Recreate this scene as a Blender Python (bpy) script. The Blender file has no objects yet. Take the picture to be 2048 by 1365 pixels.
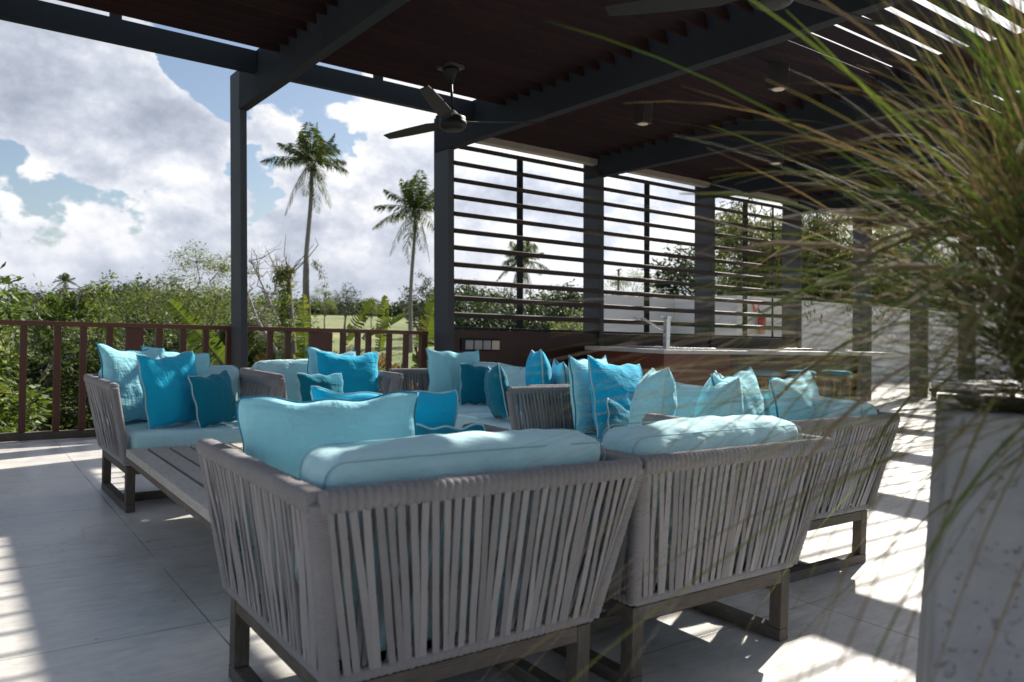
import bpy, math, random
import numpy as np
from mathutils import Vector, Matrix

SC = bpy.context.scene
COL = SC.collection
R = math.radians

# ------------------------------------------------------------------ camera
YAW, ROLL, PITCH = R(35.86), math.atan2(92, 3289), -math.atan(18.5 / 1562)
_f = Vector((math.sin(YAW) * math.cos(PITCH), math.cos(YAW) * math.cos(PITCH), math.sin(PITCH)))
_r0 = Vector((math.cos(YAW), -math.sin(YAW), 0)); _u0 = _r0.cross(_f)
_r = _r0 * math.cos(ROLL) + _u0 * math.sin(ROLL)
_u = _u0 * math.cos(ROLL) - _r0 * math.sin(ROLL)
cd = bpy.data.cameras.new("camera"); cam = bpy.data.objects.new("camera", cd); COL.objects.link(cam)
cam.matrix_world = Matrix(((_r.x, _u.x, -_f.x, 0), (_r.y, _u.y, -_f.y, 0), (_r.z, _u.z, -_f.z, 1.1), (0, 0, 0, 1)))
cd.sensor_width = 36; cd.lens = 36 * 1562 / 2048; cd.clip_end = 3000; cd.clip_start = 0.02
cd.dof.use_dof = True; cd.dof.focus_distance = 4.2; cd.dof.aperture_fstop = 3.1; cd.dof.aperture_blades = 7
SC.camera = cam
LEAN = math.tan(ROLL)          # the posts stand this far off the normal of the (slightly falling) deck
LX, LY = -LEAN * _r0.x, -LEAN * _r0.y

# ------------------------------------------------------------------ light
SUN_AZ, SUN_EL = 19.0, 37.8    # azimuth from +X towards +Y
sd = Vector((math.cos(R(SUN_EL)) * math.cos(R(SUN_AZ)), math.cos(R(SUN_EL)) * math.sin(R(SUN_AZ)), math.sin(R(SUN_EL))))
sl = bpy.data.lights.new("sun", 'SUN'); sun = bpy.data.objects.new("sun", sl); COL.objects.link(sun)
sl.energy = 5.0; sl.angle = R(0.53); sl.color = (1.0, 0.93, 0.83)
sun.rotation_euler = (-sd).to_track_quat('-Z', 'Y').to_euler(); sun.location = (0, 0, 30)

SC.view_settings.view_transform = 'Standard'; SC.view_settings.look = 'None'
SC.view_settings.exposure = 0.92; SC.view_settings.gamma = 1.0


class NT:
    """small helper to write node trees"""
    def __init__(s, nt): s.t = nt; s.n = nt.nodes; s.l = nt.links
    def new(s, typ, **kw):
        nd = s.n.new(typ)
        for k, v in kw.items(): setattr(nd, k, v)
        return nd
    def put(s, nd, key, v):
        if v is None: return
        if hasattr(v, 'is_output') or isinstance(v, bpy.types.NodeSocket): s.l.new(v, nd.inputs[key])
        else: nd.inputs[key].default_value = v
    def math(s, op, a, b=None, c=None, clamp=False):
        nd = s.new('ShaderNodeMath', operation=op); nd.use_clamp = clamp
        s.put(nd, 0, a); s.put(nd, 1, b); s.put(nd, 2, c); return nd.outputs[0]
    def vmath(s, op, a, b=None, scale=None):
        nd = s.new('ShaderNodeVectorMath', operation=op)
        s.put(nd, 0, a); s.put(nd, 1, b)
        if scale is not None: s.put(nd, 'Scale', scale)
        return nd.outputs[1] if op == 'DOT_PRODUCT' else nd.outputs[0]
    def noise(s, vec, scale, detail=4, rough=.5, dist=0.0, color=False):
        nd = s.new('ShaderNodeTexNoise'); s.put(nd, 'Vector', vec); s.put(nd, 'Scale', scale)
        s.put(nd, 'Detail', detail); s.put(nd, 'Roughness', rough); s.put(nd, 'Distortion', dist)
        return nd.outputs[1 if color else 0]
    def mapr(s, v, a, b, c=0., d=1., smooth=False):
        nd = s.new('ShaderNodeMapRange'); nd.interpolation_type = 'SMOOTHSTEP' if smooth else 'LINEAR'
        s.put(nd, 0, v); s.put(nd, 1, a); s.put(nd, 2, b); s.put(nd, 3, c); s.put(nd, 4, d); return nd.outputs[0]
    def mix(s, f, a, b, blend='MIX'):
        nd = s.new('ShaderNodeMix', data_type='RGBA', blend_type=blend)
        s.put(nd, 0, f)
        for i, v in ((6, a), (7, b)):
            if isinstance(v, tuple) and len(v) == 3: v = (*v, 1)
            s.put(nd, i, v)
        return nd.outputs[2]
    def ramp(s, f, stops, interp='LINEAR'):
        nd = s.new('ShaderNodeValToRGB'); s.put(nd, 0, f); cr = nd.color_ramp; cr.interpolation = interp
        while len(cr.elements) < len(stops): cr.elements.new(.5)
        for e, (p, c) in zip(cr.elements, stops): e.position = p; e.color = (*c, 1)
        return nd.outputs[0]
    def bump(s, h, strength=.3, dist=.01, normal=None):
        nd = s.new('ShaderNodeBump'); s.put(nd, 'Height', h); s.put(nd, 'Strength', strength); s.put(nd, 'Distance', dist)
        if normal is not None: s.put(nd, 'Normal', normal)
        return nd.outputs[0]
    def scaled(s, vec, sc, loc=(0, 0, 0), rot=(0, 0, 0)):
        nd = s.new('ShaderNodeMapping'); s.put(nd, 'Vector', vec); s.put(nd, 'Scale', sc); s.put(nd, 'Location', loc)
        s.put(nd, 'Rotation', rot); return nd.outputs[0]


# ------------------------------------------------------------------ sky with cumulus clouds
W = bpy.data.worlds.new("World"); SC.world = W; W.use_nodes = True
w = NT(W.node_tree); w.n.clear()
sky = w.new('ShaderNodeTexSky', sky_type='NISHITA'); sky.sun_disc = False
sky.sun_elevation = R(SUN_EL); sky.sun_rotation = R(90 - SUN_AZ); sky.dust_density = 1.6; sky.air_density = 1.0; sky.ozone_density = 1.5
tc = w.new('ShaderNodeTexCoord'); D_ = tc.outputs['Generated']
def dirv(az, el): return (math.cos(R(el)) * math.cos(R(az)), math.cos(R(el)) * math.sin(R(az)), math.sin(R(el)))
flat = w.vmath('MULTIPLY', D_, (1, 1, 1.35))
wrp = w.vmath('SUBTRACT', w.noise(flat, 5.0, 5, .6, 0, True), (.5, .5, .5))
D2 = w.vmath('NORMALIZE', w.vmath('ADD', D_, w.vmath('SCALE', wrp, None, .22)))
nA = w.noise(flat, 4.2, 10, .56, .0)
nB = w.noise(w.vmath('ADD', flat, (3.1, 7.7, 1.3)), 15.0, 9, .6, .0)
# shift of the sample towards the sun: lit side / shaded side of each cloud
sh = w.vmath('ADD', flat, tuple(c * .055 for c in dirv(45, 60)))
nAs = w.noise(flat, 2.6, 3, .45, .0)
nS = w.noise(sh, 2.6, 3, .45, .0)
nS2 = w.noise(w.vmath('ADD', w.vmath('ADD', flat, (3.1, 7.7, 1.3)), tuple(c * .014 for c in dirv(45, 60))), 15.0, 9, .6, .0)
# cloud banks: (azimuth, elevation, radius deg, weight)
banks = [(80.5, 15.5, 8, .34), (86, 12.5, 7, .34), (77.5, 11.0, 4.0, .22), (87.5, 6.2, 3, .18), (84, 3, 5, .14), (75.6, 5.4, 3.6, .30), (80, 4.8, 3, .16), (67.5, 8.0, 3.4, .26),
         (64.5, 15, 5, .26), (60, 12, 6, .30), (75.3, 15.0, 3.2, -.42), (76.5, 20, 3.5, -.3), (70, 17.8, 3.5, -.34), (73.6, 9.0, 1.8, -.22), (70.2, 6.2, 2.8, .24), (63.5, 5.0, 3.4, .22), (84.2, 7.6, 2.0, -.13), (81.0, 8.6, 1.6, -.12), (79.5, 5.9, 1.5, -.12),
         (68.0, 11.2, 2.4, -.26), (71.6, 12.0, 2.6, .26), (65.2, 7.6, 2, -.2), (87.6, 9.2, 2.2, -.16), (55, 10, 8, .38), (45, 9, 8, .38), (35, 10, 10, .34), (20, 20, 14, .15), (40, 35, 12, .1)]
tot = None
for az, el, rad, wt in banks:
    d = w.vmath('DOT_PRODUCT', D2, dirv(az, el))
    c0 = math.cos(R(rad * 1.25))
    v = w.mapr(d, c0, math.cos(R(rad * .25)), 0, wt, True)
    tot = v if tot is None else w.math('ADD', tot, v)
sepz = w.new('ShaderNodeSeparateXYZ'); w.l.new(D_, sepz.inputs[0])
lowz = w.mapr(sepz.outputs[2], 0, .14, .52, 0., True)
field = w.math('ADD', w.math('ADD', w.math('MULTIPLY_ADD', nA, 1.7, -.35), w.math('MULTIPLY', nB, .50)), w.math('ADD', tot, lowz))
mask = w.mapr(field, .86, .945, 0, 1, True)
thick = w.mapr(field, .92, 1.55, 0, 1, True)
lit = w.math('ADD', w.math('MULTIPLY', w.math('SUBTRACT', nAs, nS), 5.0), w.math('MULTIPLY', w.math('SUBTRACT', nB, nS2), 1.7))
shade = w.math('SUBTRACT', w.math('ADD', .85, lit), w.math('MULTIPLY', thick, .42), None, True)
# sun side of the sky: whiter, brighter cloud
toS = w.mapr(w.vmath('DOT_PRODUCT', D_, dirv(30, 22)), .81, .96, 0, .6, True)
shade2 = w.math('ADD', shade, w.math('MULTIPLY', toS, .40), None, True)
lowc = w.mapr(sepz.outputs[2], .0, .15, .50, 0., True)
shade3 = w.math('ADD', w.math('MULTIPLY', shade2, w.math('SUBTRACT', 1.0, lowc)), w.math('MULTIPLY', lowc, .60), None, True)
ccol = w.ramp(shade3, [(0, (.40, .45, .55)), (.35, (.54, .585, .69)), (.6, (.68, .72, .82)), (.82, (.86, .885, .95)), (1, (1.02, 1.02, 1.03))])
bg1 = w.new('ShaderNodeBackground'); w.l.new(sky.outputs[0], bg1.inputs[0]); bg1.inputs[1].default_value = .066
bg2 = w.new('ShaderNodeBackground'); w.l.new(ccol, bg2.inputs[0]); 
back = w.mapr(w.vmath('DOT_PRODUCT', D_, dirv(-125, 30)), -.35, .55, 0, 1.0, True)   # added fill: unseen cloud behind the camera brightened to lift the shade
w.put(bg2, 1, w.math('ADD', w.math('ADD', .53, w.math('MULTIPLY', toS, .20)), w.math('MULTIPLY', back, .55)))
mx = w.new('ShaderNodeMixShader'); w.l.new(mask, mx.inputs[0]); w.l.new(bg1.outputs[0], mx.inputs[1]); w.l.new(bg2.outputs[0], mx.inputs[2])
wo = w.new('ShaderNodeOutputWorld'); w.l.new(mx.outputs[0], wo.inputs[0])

# ------------------------------------------------------------------ materials
def material(name):
    m = bpy.data.materials.new(name); m.use_nodes = True
    k = NT(m.node_tree); k.n.clear()
    b = k.new('ShaderNodeBsdfPrincipled'); o = k.new('ShaderNodeOutputMaterial'); k.l.new(b.outputs[0], o.inputs[0])
    co = k.new('ShaderNodeTexCoord').outputs['Object']
    return m, k, b, co, o

def plain(name, col, rough=.5, metal=0., var=.12, scale=9., bump=.0, spec=.5):
    m, k, b, co, o = material(name)
    n = k.noise(co, scale, 5, .6)
    c = k.mix(n, tuple(x * (1 - var) for x in col), tuple(min(1, x * (1 + var)) for x in col))
    k.put(b, 'Base Color', c); k.put(b, 'Roughness', k.mapr(n, .3, .7, max(.05, rough - .08), min(1, rough + .08))); k.put(b, 'Metallic', metal)
    k.put(b, 'Specular IOR Level', spec)
    if bump: k.put(b, 'Normal', k.bump(k.noise(co, scale * 7, 4, .6), bump, .004))
    return m

def wood(name, dark, light, stretch, rough=.55, spec=.35, bump=.3, weather=0.):
    m, k, b, co, o = material(name)
    g = k.noise(k.scaled(co, stretch), 14, 6, .65, .6)
    big = k.noise(co, 2.2, 4, .6)
    f = k.math('ADD', k.math('MULTIPLY', g, .75), k.math('MULTIPLY', big, .25))
    c = k.ramp(f, [(.30, dark), (.52, tuple((a + b_) / 2 for a, b_ in zip(dark, light))), (.72, light)])
    if weather:
        c = k.mix(k.mapr(k.noise(co, 5, 6, .7), .52, .72, 0, weather), c, (.30, .29, .27))
    rnd = k.new('ShaderNodeNewGeometry').outputs['Random Per Island']
    c = k.mix(k.mapr(rnd, 0, 1, 0, .35), c, tuple(x * .55 for x in dark))
    k.put(b, 'Base Color', c); k.put(b, 'Roughness', k.mapr(g, .3, .7, rough - .1, rough + .12)); k.put(b, 'Specular IOR Level', spec)
    k.put(b, 'Normal', k.bump(g, bump, .003))
    return m

M = {}
M['steel'] = plain('dark_painted_steel', (.013, .017, .021), .6, 0, .22, 4, .12, .15)
M['post'] = plain('grey_painted_post', (.058, .062, .072), .6, 0, .3, 3, .15, .15)
M['beam'] = plain('grey_painted_beam', (.019, .021, .025), .7, 0, .4, 2.2, .2, .10)
M['slat'] = wood('roof_slat_wood', (.011, .0046, .0032), (.040, .0160, .0105), (1, 18, 18), .75, .08)
M['screen'] = wood('screen_slat_wood', (.016, .009, .007), (.045, .025, .018), (1, 18, 18), .6)
M['redwood'] = wood('red_brown_wood', (.065, .018, .010), (.165, .052, .028), (1, 14, 14), .42, .45)
M['redwoodv'] = wood('red_brown_upright_wood', (.055, .016, .009), (.13, .040, .022), (14, 14, 1), .45, .45)
M['panel'] = wood('dark_wall_panel', (.022, .008, .005), (.045, .016, .010), (1, 10, 14), .45, .35)
M['barwood'] = wood('bar_front_wood', (.085, .026, .013), (.17, .056, .028), (1, 10, 14), .42, .4)
M['teak'] = wood('weathered_teak', (.055, .046, .038), (.155, .133, .112), (16, 16, 1), .75, .2, .5, .35)
M['teakx'] = wood('weathered_teak_rail', (.070, .058, .048), (.18, .155, .132), (1, 16, 16), .75, .2, .5, .35)
M['teaky'] = wood('weathered_teak_slats', (.26, .24, .215), (.60, .565, .52), (16, 1, 16), .75, .2, .5, .35)
M['teakd'] = wood('weathered_teak_base', (.060, .050, .042), (.17, .148, .125), (16, 1, 16), .75, .2, .5, .25)
M['oak'] = wood('pale_stool_wood', (.20, .11, .055), (.36, .21, .11), (14, 14, 1), .5, .4)
M['lintel'] = plain('weathered_beige_lintel', (.22, .18, .145), .8, 0, .25, 8, .4)
M['black'] = plain('black_fan_metal', (.007, .007, .007), .5, 0, .1, 6, 0, .25)
M['fanblade'] = plain('dark_fan_blade', (.022, .021, .020), .6, 0, .15, 6, 0, .2)
M['lampbox'] = plain('brown_lamp_box', (.016, .009, .007), .5, 0, .2, 8)
M['lamprim'] = plain('beige_lamp_rim', (.55, .46, .35), .5, 0, .08, 8)
M['chrome'] = plain('brushed_metal', (.48, .50, .53), .28, 1., .1, 20)
M['grey'] = plain('grey_socket_cover', (.30, .30, .32), .45, 0, .08, 20)
M['beige'] = plain('beige_socket_cover', (.58, .50, .38), .5, 0, .08, 20)
M['redpaint'] = plain('red_extinguisher', (.28, .015, .014), .35, 0, .1, 10)
M['redsign'] = plain('red_sign_paint', (.62, .10, .05), .55, 0, .1, 10)
M['white'] = plain('white_render', (.56, .545, .52), .9, 0, .06, 1.2, .25)
M['whitecloth'] = plain('white_cloth', (.78, .77, .75), .9, 0, .05, 5, .2)
M['rim'] = plain('black_rubber', (.02, .02, .02), .7, 0, .1, 9)
M['bark'] = wood('grey_bark', (.10, .085, .065), (.30, .27, .22), (4, 4, 1), .9, .15, .8)
M['palmbark'] = wood('palm_bark', (.15, .135, .115), (.34, .31, .27), (1, 1, 9), .9, .15, .8)
M['deadwood'] = wood('pale_dead_wood', (.26, .24, .21), (.48, .45, .41), (4, 4, 1), .9, .15, .6)
M['soil'] = plain('dark_soil', (.03, .022, .016), .95, 0, .3, 30, .6)

def floor_mat():
    m, k, b, co, o = material('polished_screed')
    big = k.noise(co, .55, 5, .6, .4); mid = k.noise(co, 3.2, 8, .7, .5)
    st = k.noise(k.scaled(co, (1.2, 6, 1), rot=(0, 0, R(-12))), 5, 8, .72, .8)
    f = k.math('ADD', k.math('ADD', k.math('MULTIPLY', big, .40), k.math('MULTIPLY', mid, .30)), k.math('MULTIPLY', st, .30))
    c = k.ramp(f, [(.36, (.31, .30, .285)), (.45, (.48, .465, .44)), (.54, (.62, .60, .565)), (.66, (.73, .70, .655))])
    # fine hairline cracks
    vo = k.new('ShaderNodeTexVoronoi', feature='DISTANCE_TO_EDGE'); k.put(vo, 'Scale', 2.6)
    wv = k.vmath('ADD', co, k.vmath('SCALE', k.noise(co, 4, 5, .7, 0, True), None, .35)); k.l.new(wv, vo.inputs['Vector'])
    crack = k.math('MULTIPLY', k.mapr(vo.outputs[0], 0, .008, 1, 0), k.mapr(k.noise(co, 1.3, 3, .5), .46, .58, 0, .7))
    c = k.mix(crack, c, (.16, .15, .14))
    # dark specks
    sp = k.new('ShaderNodeTexVoronoi'); k.put(sp, 'Scale', 3.1); k.l.new(co, sp.inputs['Vector'])
    c = k.mix(k.mapr(sp.outputs[0], .012, .02, .8, 0), c, (.03, .025, .02))
    # saw-cut joints
    sx = k.new('ShaderNodeSeparateXYZ'); k.l.new(co, sx.inputs[0])
    def joint(ax, off, per, wd):
        v = k.math('ADD', sx.outputs[ax], k.math('MULTIPLY', k.math('SUBTRACT', k.noise(co, 9, 3, .6), .5), .006))
        p = k.math('PINGPONG', k.math('SUBTRACT', v, off), per / 2)
        return k.mapr(p, wd * .6, wd * 1.3, 1, 0)
    j = k.math('MAXIMUM', joint(0, .80 - 2.14 * 8, 2.14, .0035), joint(1, 2.96 - 1.07 * 8, 1.07, .0028))
    j = k.math('MULTIPLY', j, k.mapr(k.noise(co, 1.7, 3, .6), .34, .55, .15, 1))
    c = k.mix(k.math('MULTIPLY', j, .85), c, (.07, .065, .06))
    k.put(b, 'Base Color', c); k.put(b, 'Roughness', k.mapr(mid, .3, .75, .26, .52)); k.put(b, 'Specular IOR Level', .5)
    h = k.math('SUBTRACT', k.math('ADD', k.math('MULTIPLY', mid, .5), st), k.math('ADD', k.math('MULTIPLY', j, 1.5), crack))
    k.put(b, 'Normal', k.bump(h, .30, .005))
    return m
M['floor'] = floor_mat()

def fabric(name, col, trans=.0, crease=1.0):
    m, k, b, co, o = material(name)
    n = k.noise(co, 3.5, 4, .6)
    c = k.mix(k.mapr(n, .3, .7, 0, 1), tuple(x * .90 for x in col), tuple(min(1, x * 1.08) for x in col))
    weave = k.noise(k.scaled(co, (1, 1, 1)), 260, 2, .6)
    c = k.mix(.12, c, k.ramp(weave, [(.3, tuple(x * .6 for x in col)), (.7, tuple(min(1, x * 1.3) for x in col))]))
    k.put(b, 'Base Color', c); k.put(b, 'Roughness', .92); k.put(b, 'Specular IOR Level', .18)
    try: k.put(b, 'Sheen Weight', .12); k.put(b, 'Sheen Roughness', .5)
    except KeyError: pass
    n1 = k.noise(k.scaled(co, (1, 1, .45)), 7, 3, .5, 1.3)
    n2 = k.noise(k.scaled(co, (.5, 1, 1.6)), 11, 3, .5, 1.5)
    h = k.math('ADD', k.math('MULTIPLY', n1, crease), k.math('MULTIPLY', n2, .6 * crease))
    k.put(b, 'Normal', k.bump(k.math('ADD', h, k.math('MULTIPLY', weave, .05)), .55, .03))
    return m
M['aqua'] = fabric('pale_aqua_fabric', (.34, .74, .84))
M['cushion'] = fabric('grey_aqua_fabric', (.47, .73, .79), 0, .7)
M['blue'] = fabric('bright_blue_fabric', (.008, .44, .70))
M['teal'] = fabric('dark_teal_fabric', (.002, .18, .27))
M['lightpipe'] = fabric('pale_piping', (.42, .62, .68), 0, .2)
M['bluepipe'] = fabric('blue_piping', (.02, .22, .36), 0, .2)
M['seam'] = fabric('grey_seam', (.33, .50, .55), 0, .2)
M['stoolblue'] = fabric('stool_blue_fabric', (.05, .22, .30), 0, .4)

def rope_mat():
    m, k, b, co, o = material('grey_flat_rope')
    rnd = k.new('ShaderNodeNewGeometry').outputs['Random Per Island']
    n = k.noise(co, 6, 4, .6)
    c = k.mix(k.mapr(k.math('ADD', k.math('MULTIPLY', rnd, .6), k.math('MULTIPLY', n, .4)), .1, .9, 0, 1), (.20, .192, .198), (.375, .36, .368))
    fine = k.noise(co, 330, 2, .6)
    c = k.mix(k.mapr(fine, .3, .7, 0, .25), c, (.10, .085, .085))
    k.put(b, 'Base Color', c); k.put(b, 'Roughness', .9); k.put(b, 'Specular IOR Level', .15)
    k.put(b, 'Normal', k.bump(fine, .35, .0015))
    return m
M['rope'] = rope_mat()

def stone_mat():
    m, k, b, co, o = material('pitted_concrete')
    n = k.noise(co, 5, 8, .65); pit = k.noise(co, 85, 2, .5)
    c = k.ramp(n, [(.3, (.19, .195, .21)), (.6, (.29, .295, .31)), (.8, (.37, .37, .38))])
    pm = k.mapr(pit, .62, .74, 0, .45)
    c = k.mix(pm, c, (.07, .065, .06))
    k.put(b, 'Base Color', c); k.put(b, 'Roughness', .9)
    k.put(b, 'Normal', k.bump(k.math('SUBTRACT', n, pm), .8, .012))
    return m
M['stone'] = stone_mat()
M['counter'] = plain('grey_stone_counter', (.42, .41, .40), .35, 0, .18, 25)

def leaf_mat(name, stops, trans=.45, rough=.5, rw=.65):
    m, k, b, co, o = material(name)
    rnd = k.new('ShaderNodeNewGeometry').outputs['Random Per Island']
    n = k.noise(co, .8, 3, .5)
    f = k.math('ADD', k.math('MULTIPLY', rnd, rw), k.math('MULTIPLY', n, 1.05 - rw))
    c = k.ramp(f, stops)
    k.put(b, 'Base Color', c); k.put(b, 'Roughness', rough); k.put(b, 'Specular IOR Level', .4)
    t = k.new('ShaderNodeBsdfTranslucent'); k.l.new(k.mix(.5, c, k.mix(1, c, (1.5, 1.6, .5), 'MULTIPLY')), t.inputs[0])
    ms = k.new('ShaderNodeMixShader'); ms.inputs[0].default_value = trans
    k.l.new(b.outputs[0], ms.inputs[1]); k.l.new(t.outputs[0], ms.inputs[2]); k.l.new(ms.outputs[0], o.inputs[0])
    return m
M['leaf'] = leaf_mat('fresh_green_leaves', [(.15, (.030, .055, .012)), (.5, (.075, .120, .020)), (.8, (.17, .215, .045)), (.95, (.26, .22, .04))])
M['leafmid'] = leaf_mat('mid_green_leaves', [(.15, (.024, .042, .013)), (.5, (.058, .084, .022)), (.9, (.14, .165, .050))])
M['leafdark'] = leaf_mat('dark_green_leaves', [(.15, (.018, .034, .014)), (.5, (.034, .060, .022)), (.9, (.065, .095, .032))], .3)
M['leafdry'] = leaf_mat('olive_dry_leaves', [(.15, (.060, .070, .030)), (.5, (.10, .105, .045)), (.9, (.16, .15, .07))], .4)
M['leafyellow'] = leaf_mat('yellow_green_leaves', [(.15, (.07, .10, .02)), (.5, (.13, .17, .04)), (.9, (.24, .26, .07))], .4)
M['croton'] = leaf_mat('mottled_shrub_leaves', [(.15, (.05, .11, .02)), (.55, (.14, .24, .03)), (.80, (.36, .34, .05)), (.92, (.45, .20, .03)), (1, (.30, .03, .02))], .5)
M['frond'] = leaf_mat('palm_frond_leaves', [(.15, (.022, .045, .012)), (.6, (.055, .090, .020)), (.95, (.18, .15, .03))], .35)
M['banana'] = leaf_mat('banana_leaves', [(.15, (.030, .055, .010)), (.55, (.075, .11, .018)), (.9, (.24, .20, .04))], .5, .5, .22)
M['bananadry'] = leaf_mat('dry_banana_leaves', [(.2, (.10, .05, .02)), (.6, (.22, .13, .04)), (.9, (.40, .28, .08))], .35)
M['bamboo'] = leaf_mat('bamboo_leaves', [(.15, (.022, .038, .010)), (.5, (.060, .080, .018)), (.9, (.17, .17, .04))], .4)
M['cane'] = plain('orange_bamboo_cane', (.32, .17, .05), .5, 0, .2, 8)
M['grassblade'] = leaf_mat('fountain_grass_blades', [(.12, (.028, .046, .010)), (.28, (.07, .12, .018)), (.42, (.14, .18, .038)), (.52, (.14, .105, .055)), (.75, (.21, .145, .085)), (.97, (.40, .33, .25))], .35, .8)

def ground_mat():
    m, k, b, co, o = material('grassy_ground')
    n = k.noise(co, .05, 6, .6); n2 = k.noise(co, 1.1, 8, .7)
    f = k.math('ADD', k.math('MULTIPLY', n, .6), k.math('MULTIPLY', n2, .4))
    c = k.ramp(f, [(.35, (.05, .085, .02)), (.5, (.10, .135, .035)), (.62, (.25, .24, .11)), (.75, (.34, .30, .17))])
    k.put(b, 'Base Color', c); k.put(b, 'Roughness', .95); k.put(b, 'Normal', k.bump(n2, .8, .15))
    return m
M['ground'] = ground_mat()

# ------------------------------------------------------------------ object helpers
def tag(o, label=None, cat=None, group=None, kind=None):
    if label: o['label'] = label
    if cat: o['category'] = cat
    if group: o['group'] = group
    if kind: o['kind'] = kind
    return o

def empty(name, loc=(0, 0, 0), rz=0., label=None, cat=None, group=None):
    o = bpy.data.objects.new(name, None); COL.objects.link(o); o.location = loc; o.rotation_euler = (0, 0, rz)
    o.empty_display_size = .1
    return tag(o, label, cat, group)

class MB:
    def __init__(s): s.v = []; s.f = []; s.sm = []
    def add(s, vs, fs, smooth=False):
        b = len(s.v); s.v.extend([tuple(v) for v in vs]); s.f.extend([tuple(i + b for i in f) for f in fs]); s.sm.extend([smooth] * len(fs)); return s
    def box(s, x0, x1, y0, y1, z0, z1, lean=False):
        dx, dy = (LX, LY) if lean else (0, 0)
        def L(x, y, z): return (x + dx * z, y + dy * z, z)
        return s.add([L(*p) for p in ((x0, y0, z0), (x1, y0, z0), (x1, y1, z0), (x0, y1, z0), (x0, y0, z1), (x1, y0, z1), (x1, y1, z1), (x0, y1, z1))],
                     [(0, 3, 2, 1), (4, 5, 6, 7), (0, 1, 5, 4), (1, 2, 6, 5), (2, 3, 7, 6), (3, 0, 4, 7)])
    def bar(s, p0, p1, w, h, up=(0, 0, 1)):
        p0 = Vector(p0); p1 = Vector(p1); d = (p1 - p0).normalized(); u = Vector(up); x = d.cross(u)
        if x.length < 1e-4: x = d.cross(Vector((1, 0, 0)))
        x.normalize(); u = x.cross(d).normalized(); a = x * w / 2; b = u * h / 2
        vs = [p0 - a - b, p0 + a - b, p0 + a + b, p0 - a + b, p1 - a - b, p1 + a - b, p1 + a + b, p1 - a + b]
        return s.add(vs, [(0, 3, 2, 1), (4, 5, 6, 7), (0, 1, 5, 4), (1, 2, 6, 5), (2, 3, 7, 6), (3, 0, 4, 7)])
    def tube(s, pts, radii, n=8, smooth=True, sx=1., sy=1., up=None, sq=0.):
        pts = [Vector(p) for p in pts]
        if not isinstance(radii, (list, tuple)): radii = [radii] * len(pts)
        vs = []; fs = []; ref = Vector(up) if up else None
        for i, p in enumerate(pts):
            d = (pts[min(i + 1, len(pts) - 1)] - pts[max(i - 1, 0)]).normalized()
            if ref is None: ref = Vector((0, 0, 1)) if abs(d.z) < .9 else Vector((1, 0, 0))
            x = d.cross(ref)
            if x.length < 1e-4: x = d.orthogonal()
            x.normalize(); y = x.cross(d).normalized()
            if up is None: ref = y
            for j in range(n):
                a = 2 * math.pi * (j + .5 * (sq > 0)) / n; ca, sa = math.cos(a), math.sin(a)
                if sq: e = 1 - sq; ca = math.copysign(abs(ca) ** e, ca); sa = math.copysign(abs(sa) ** e, sa)
                vs.append(p + x * ca * radii[i] * sx + y * sa * radii[i] * sy)
        for i in range(len(pts) - 1):
            for j in range(n):
                k = (j + 1) % n
                fs.append((i * n + j, i * n + k, (i + 1) * n + k, (i + 1) * n + j))
        fs.append(tuple(range(n - 1, -1, -1))); m = (len(pts) - 1) * n; fs.append(tuple(m + j for j in range(n)))
        return s.add(vs, fs, smooth)
    def lathe(s, prof, c=(0, 0, 0), n=24, smooth=True, lean=None):
        vs = []; fs = []
        for r, z in prof:
            for j in range(n):
                a = 2 * math.pi * j / n; vs.append((c[0] + r * math.cos(a), c[1] + r * math.sin(a), c[2] + z))
        for i in range(len(prof) - 1):
            for j in range(n):
                k = (j + 1) % n; fs.append((i * n + j, i * n + k, (i + 1) * n + k, (i + 1) * n + j))
        fs.append(tuple(range(n - 1, -1, -1))); m = (len(prof) - 1) * n; fs.append(tuple(m + j for j in range(n)))
        return s.add(vs, fs, smooth)
    def build(s, name, mat, parent=None, world=False, bevel=0., seg=2, **tg):
        me = bpy.data.meshes.new(name)
        off = Vector(parent.location) if (parent is not None and world) else Vector((0, 0, 0))
        me.from_pydata([tuple(Vector(v) - off) for v in s.v] if world and parent is not None else s.v, [], s.f)
        me.polygons.foreach_set('use_smooth', s.sm)
        me.materials.append(M[mat] if isinstance(mat, str) else mat); me.update()
        o = bpy.data.objects.new(name, me); COL.objects.link(o)
        if parent is not None: o.parent = parent
        if bevel:
            b = o.modifiers.new('bevel', 'BEVEL'); b.width = bevel; b.segments = seg; b.limit_method = 'ANGLE'; b.harden_normals = False
        return tag(o, **tg) if tg else o

def np_mesh(name, verts, faces, mat, parent=None, smooth=False, **tg):
    """verts (n,3) array, faces (m,4) array"""
    me = bpy.data.meshes.new(name)
    me.vertices.add(len(verts)); me.vertices.foreach_set('co', np.asarray(verts, dtype=np.float32).ravel())
    k = faces.shape[1]
    me.loops.add(faces.size); me.loops.foreach_set('vertex_index', faces.astype(np.int32).ravel())
    me.polygons.add(len(faces)); me.polygons.foreach_set('loop_start', np.arange(0, faces.size, k, dtype=np.int32))
    me.polygons.foreach_set('loop_total', np.full(len(faces), k, dtype=np.int32))
    me.polygons.foreach_set('use_smooth', np.full(len(faces), smooth))
    me.materials.append(M[mat] if isinstance(mat, str) else mat); me.update(calc_edges=True); me.validate()
    o = bpy.data.objects.new(name, me); COL.objects.link(o)
    if parent is not None: o.parent = parent
    return tag(o, **tg) if tg else o

def children_of(o): return [c for c in bpy.data.objects if c.parent is o]
def copy_tree(o, parent=None):
    c = o.copy(); COL.objects.link(c); c.parent = parent
    for ch in children_of(o): copy_tree(ch, c)
    return c

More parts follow.
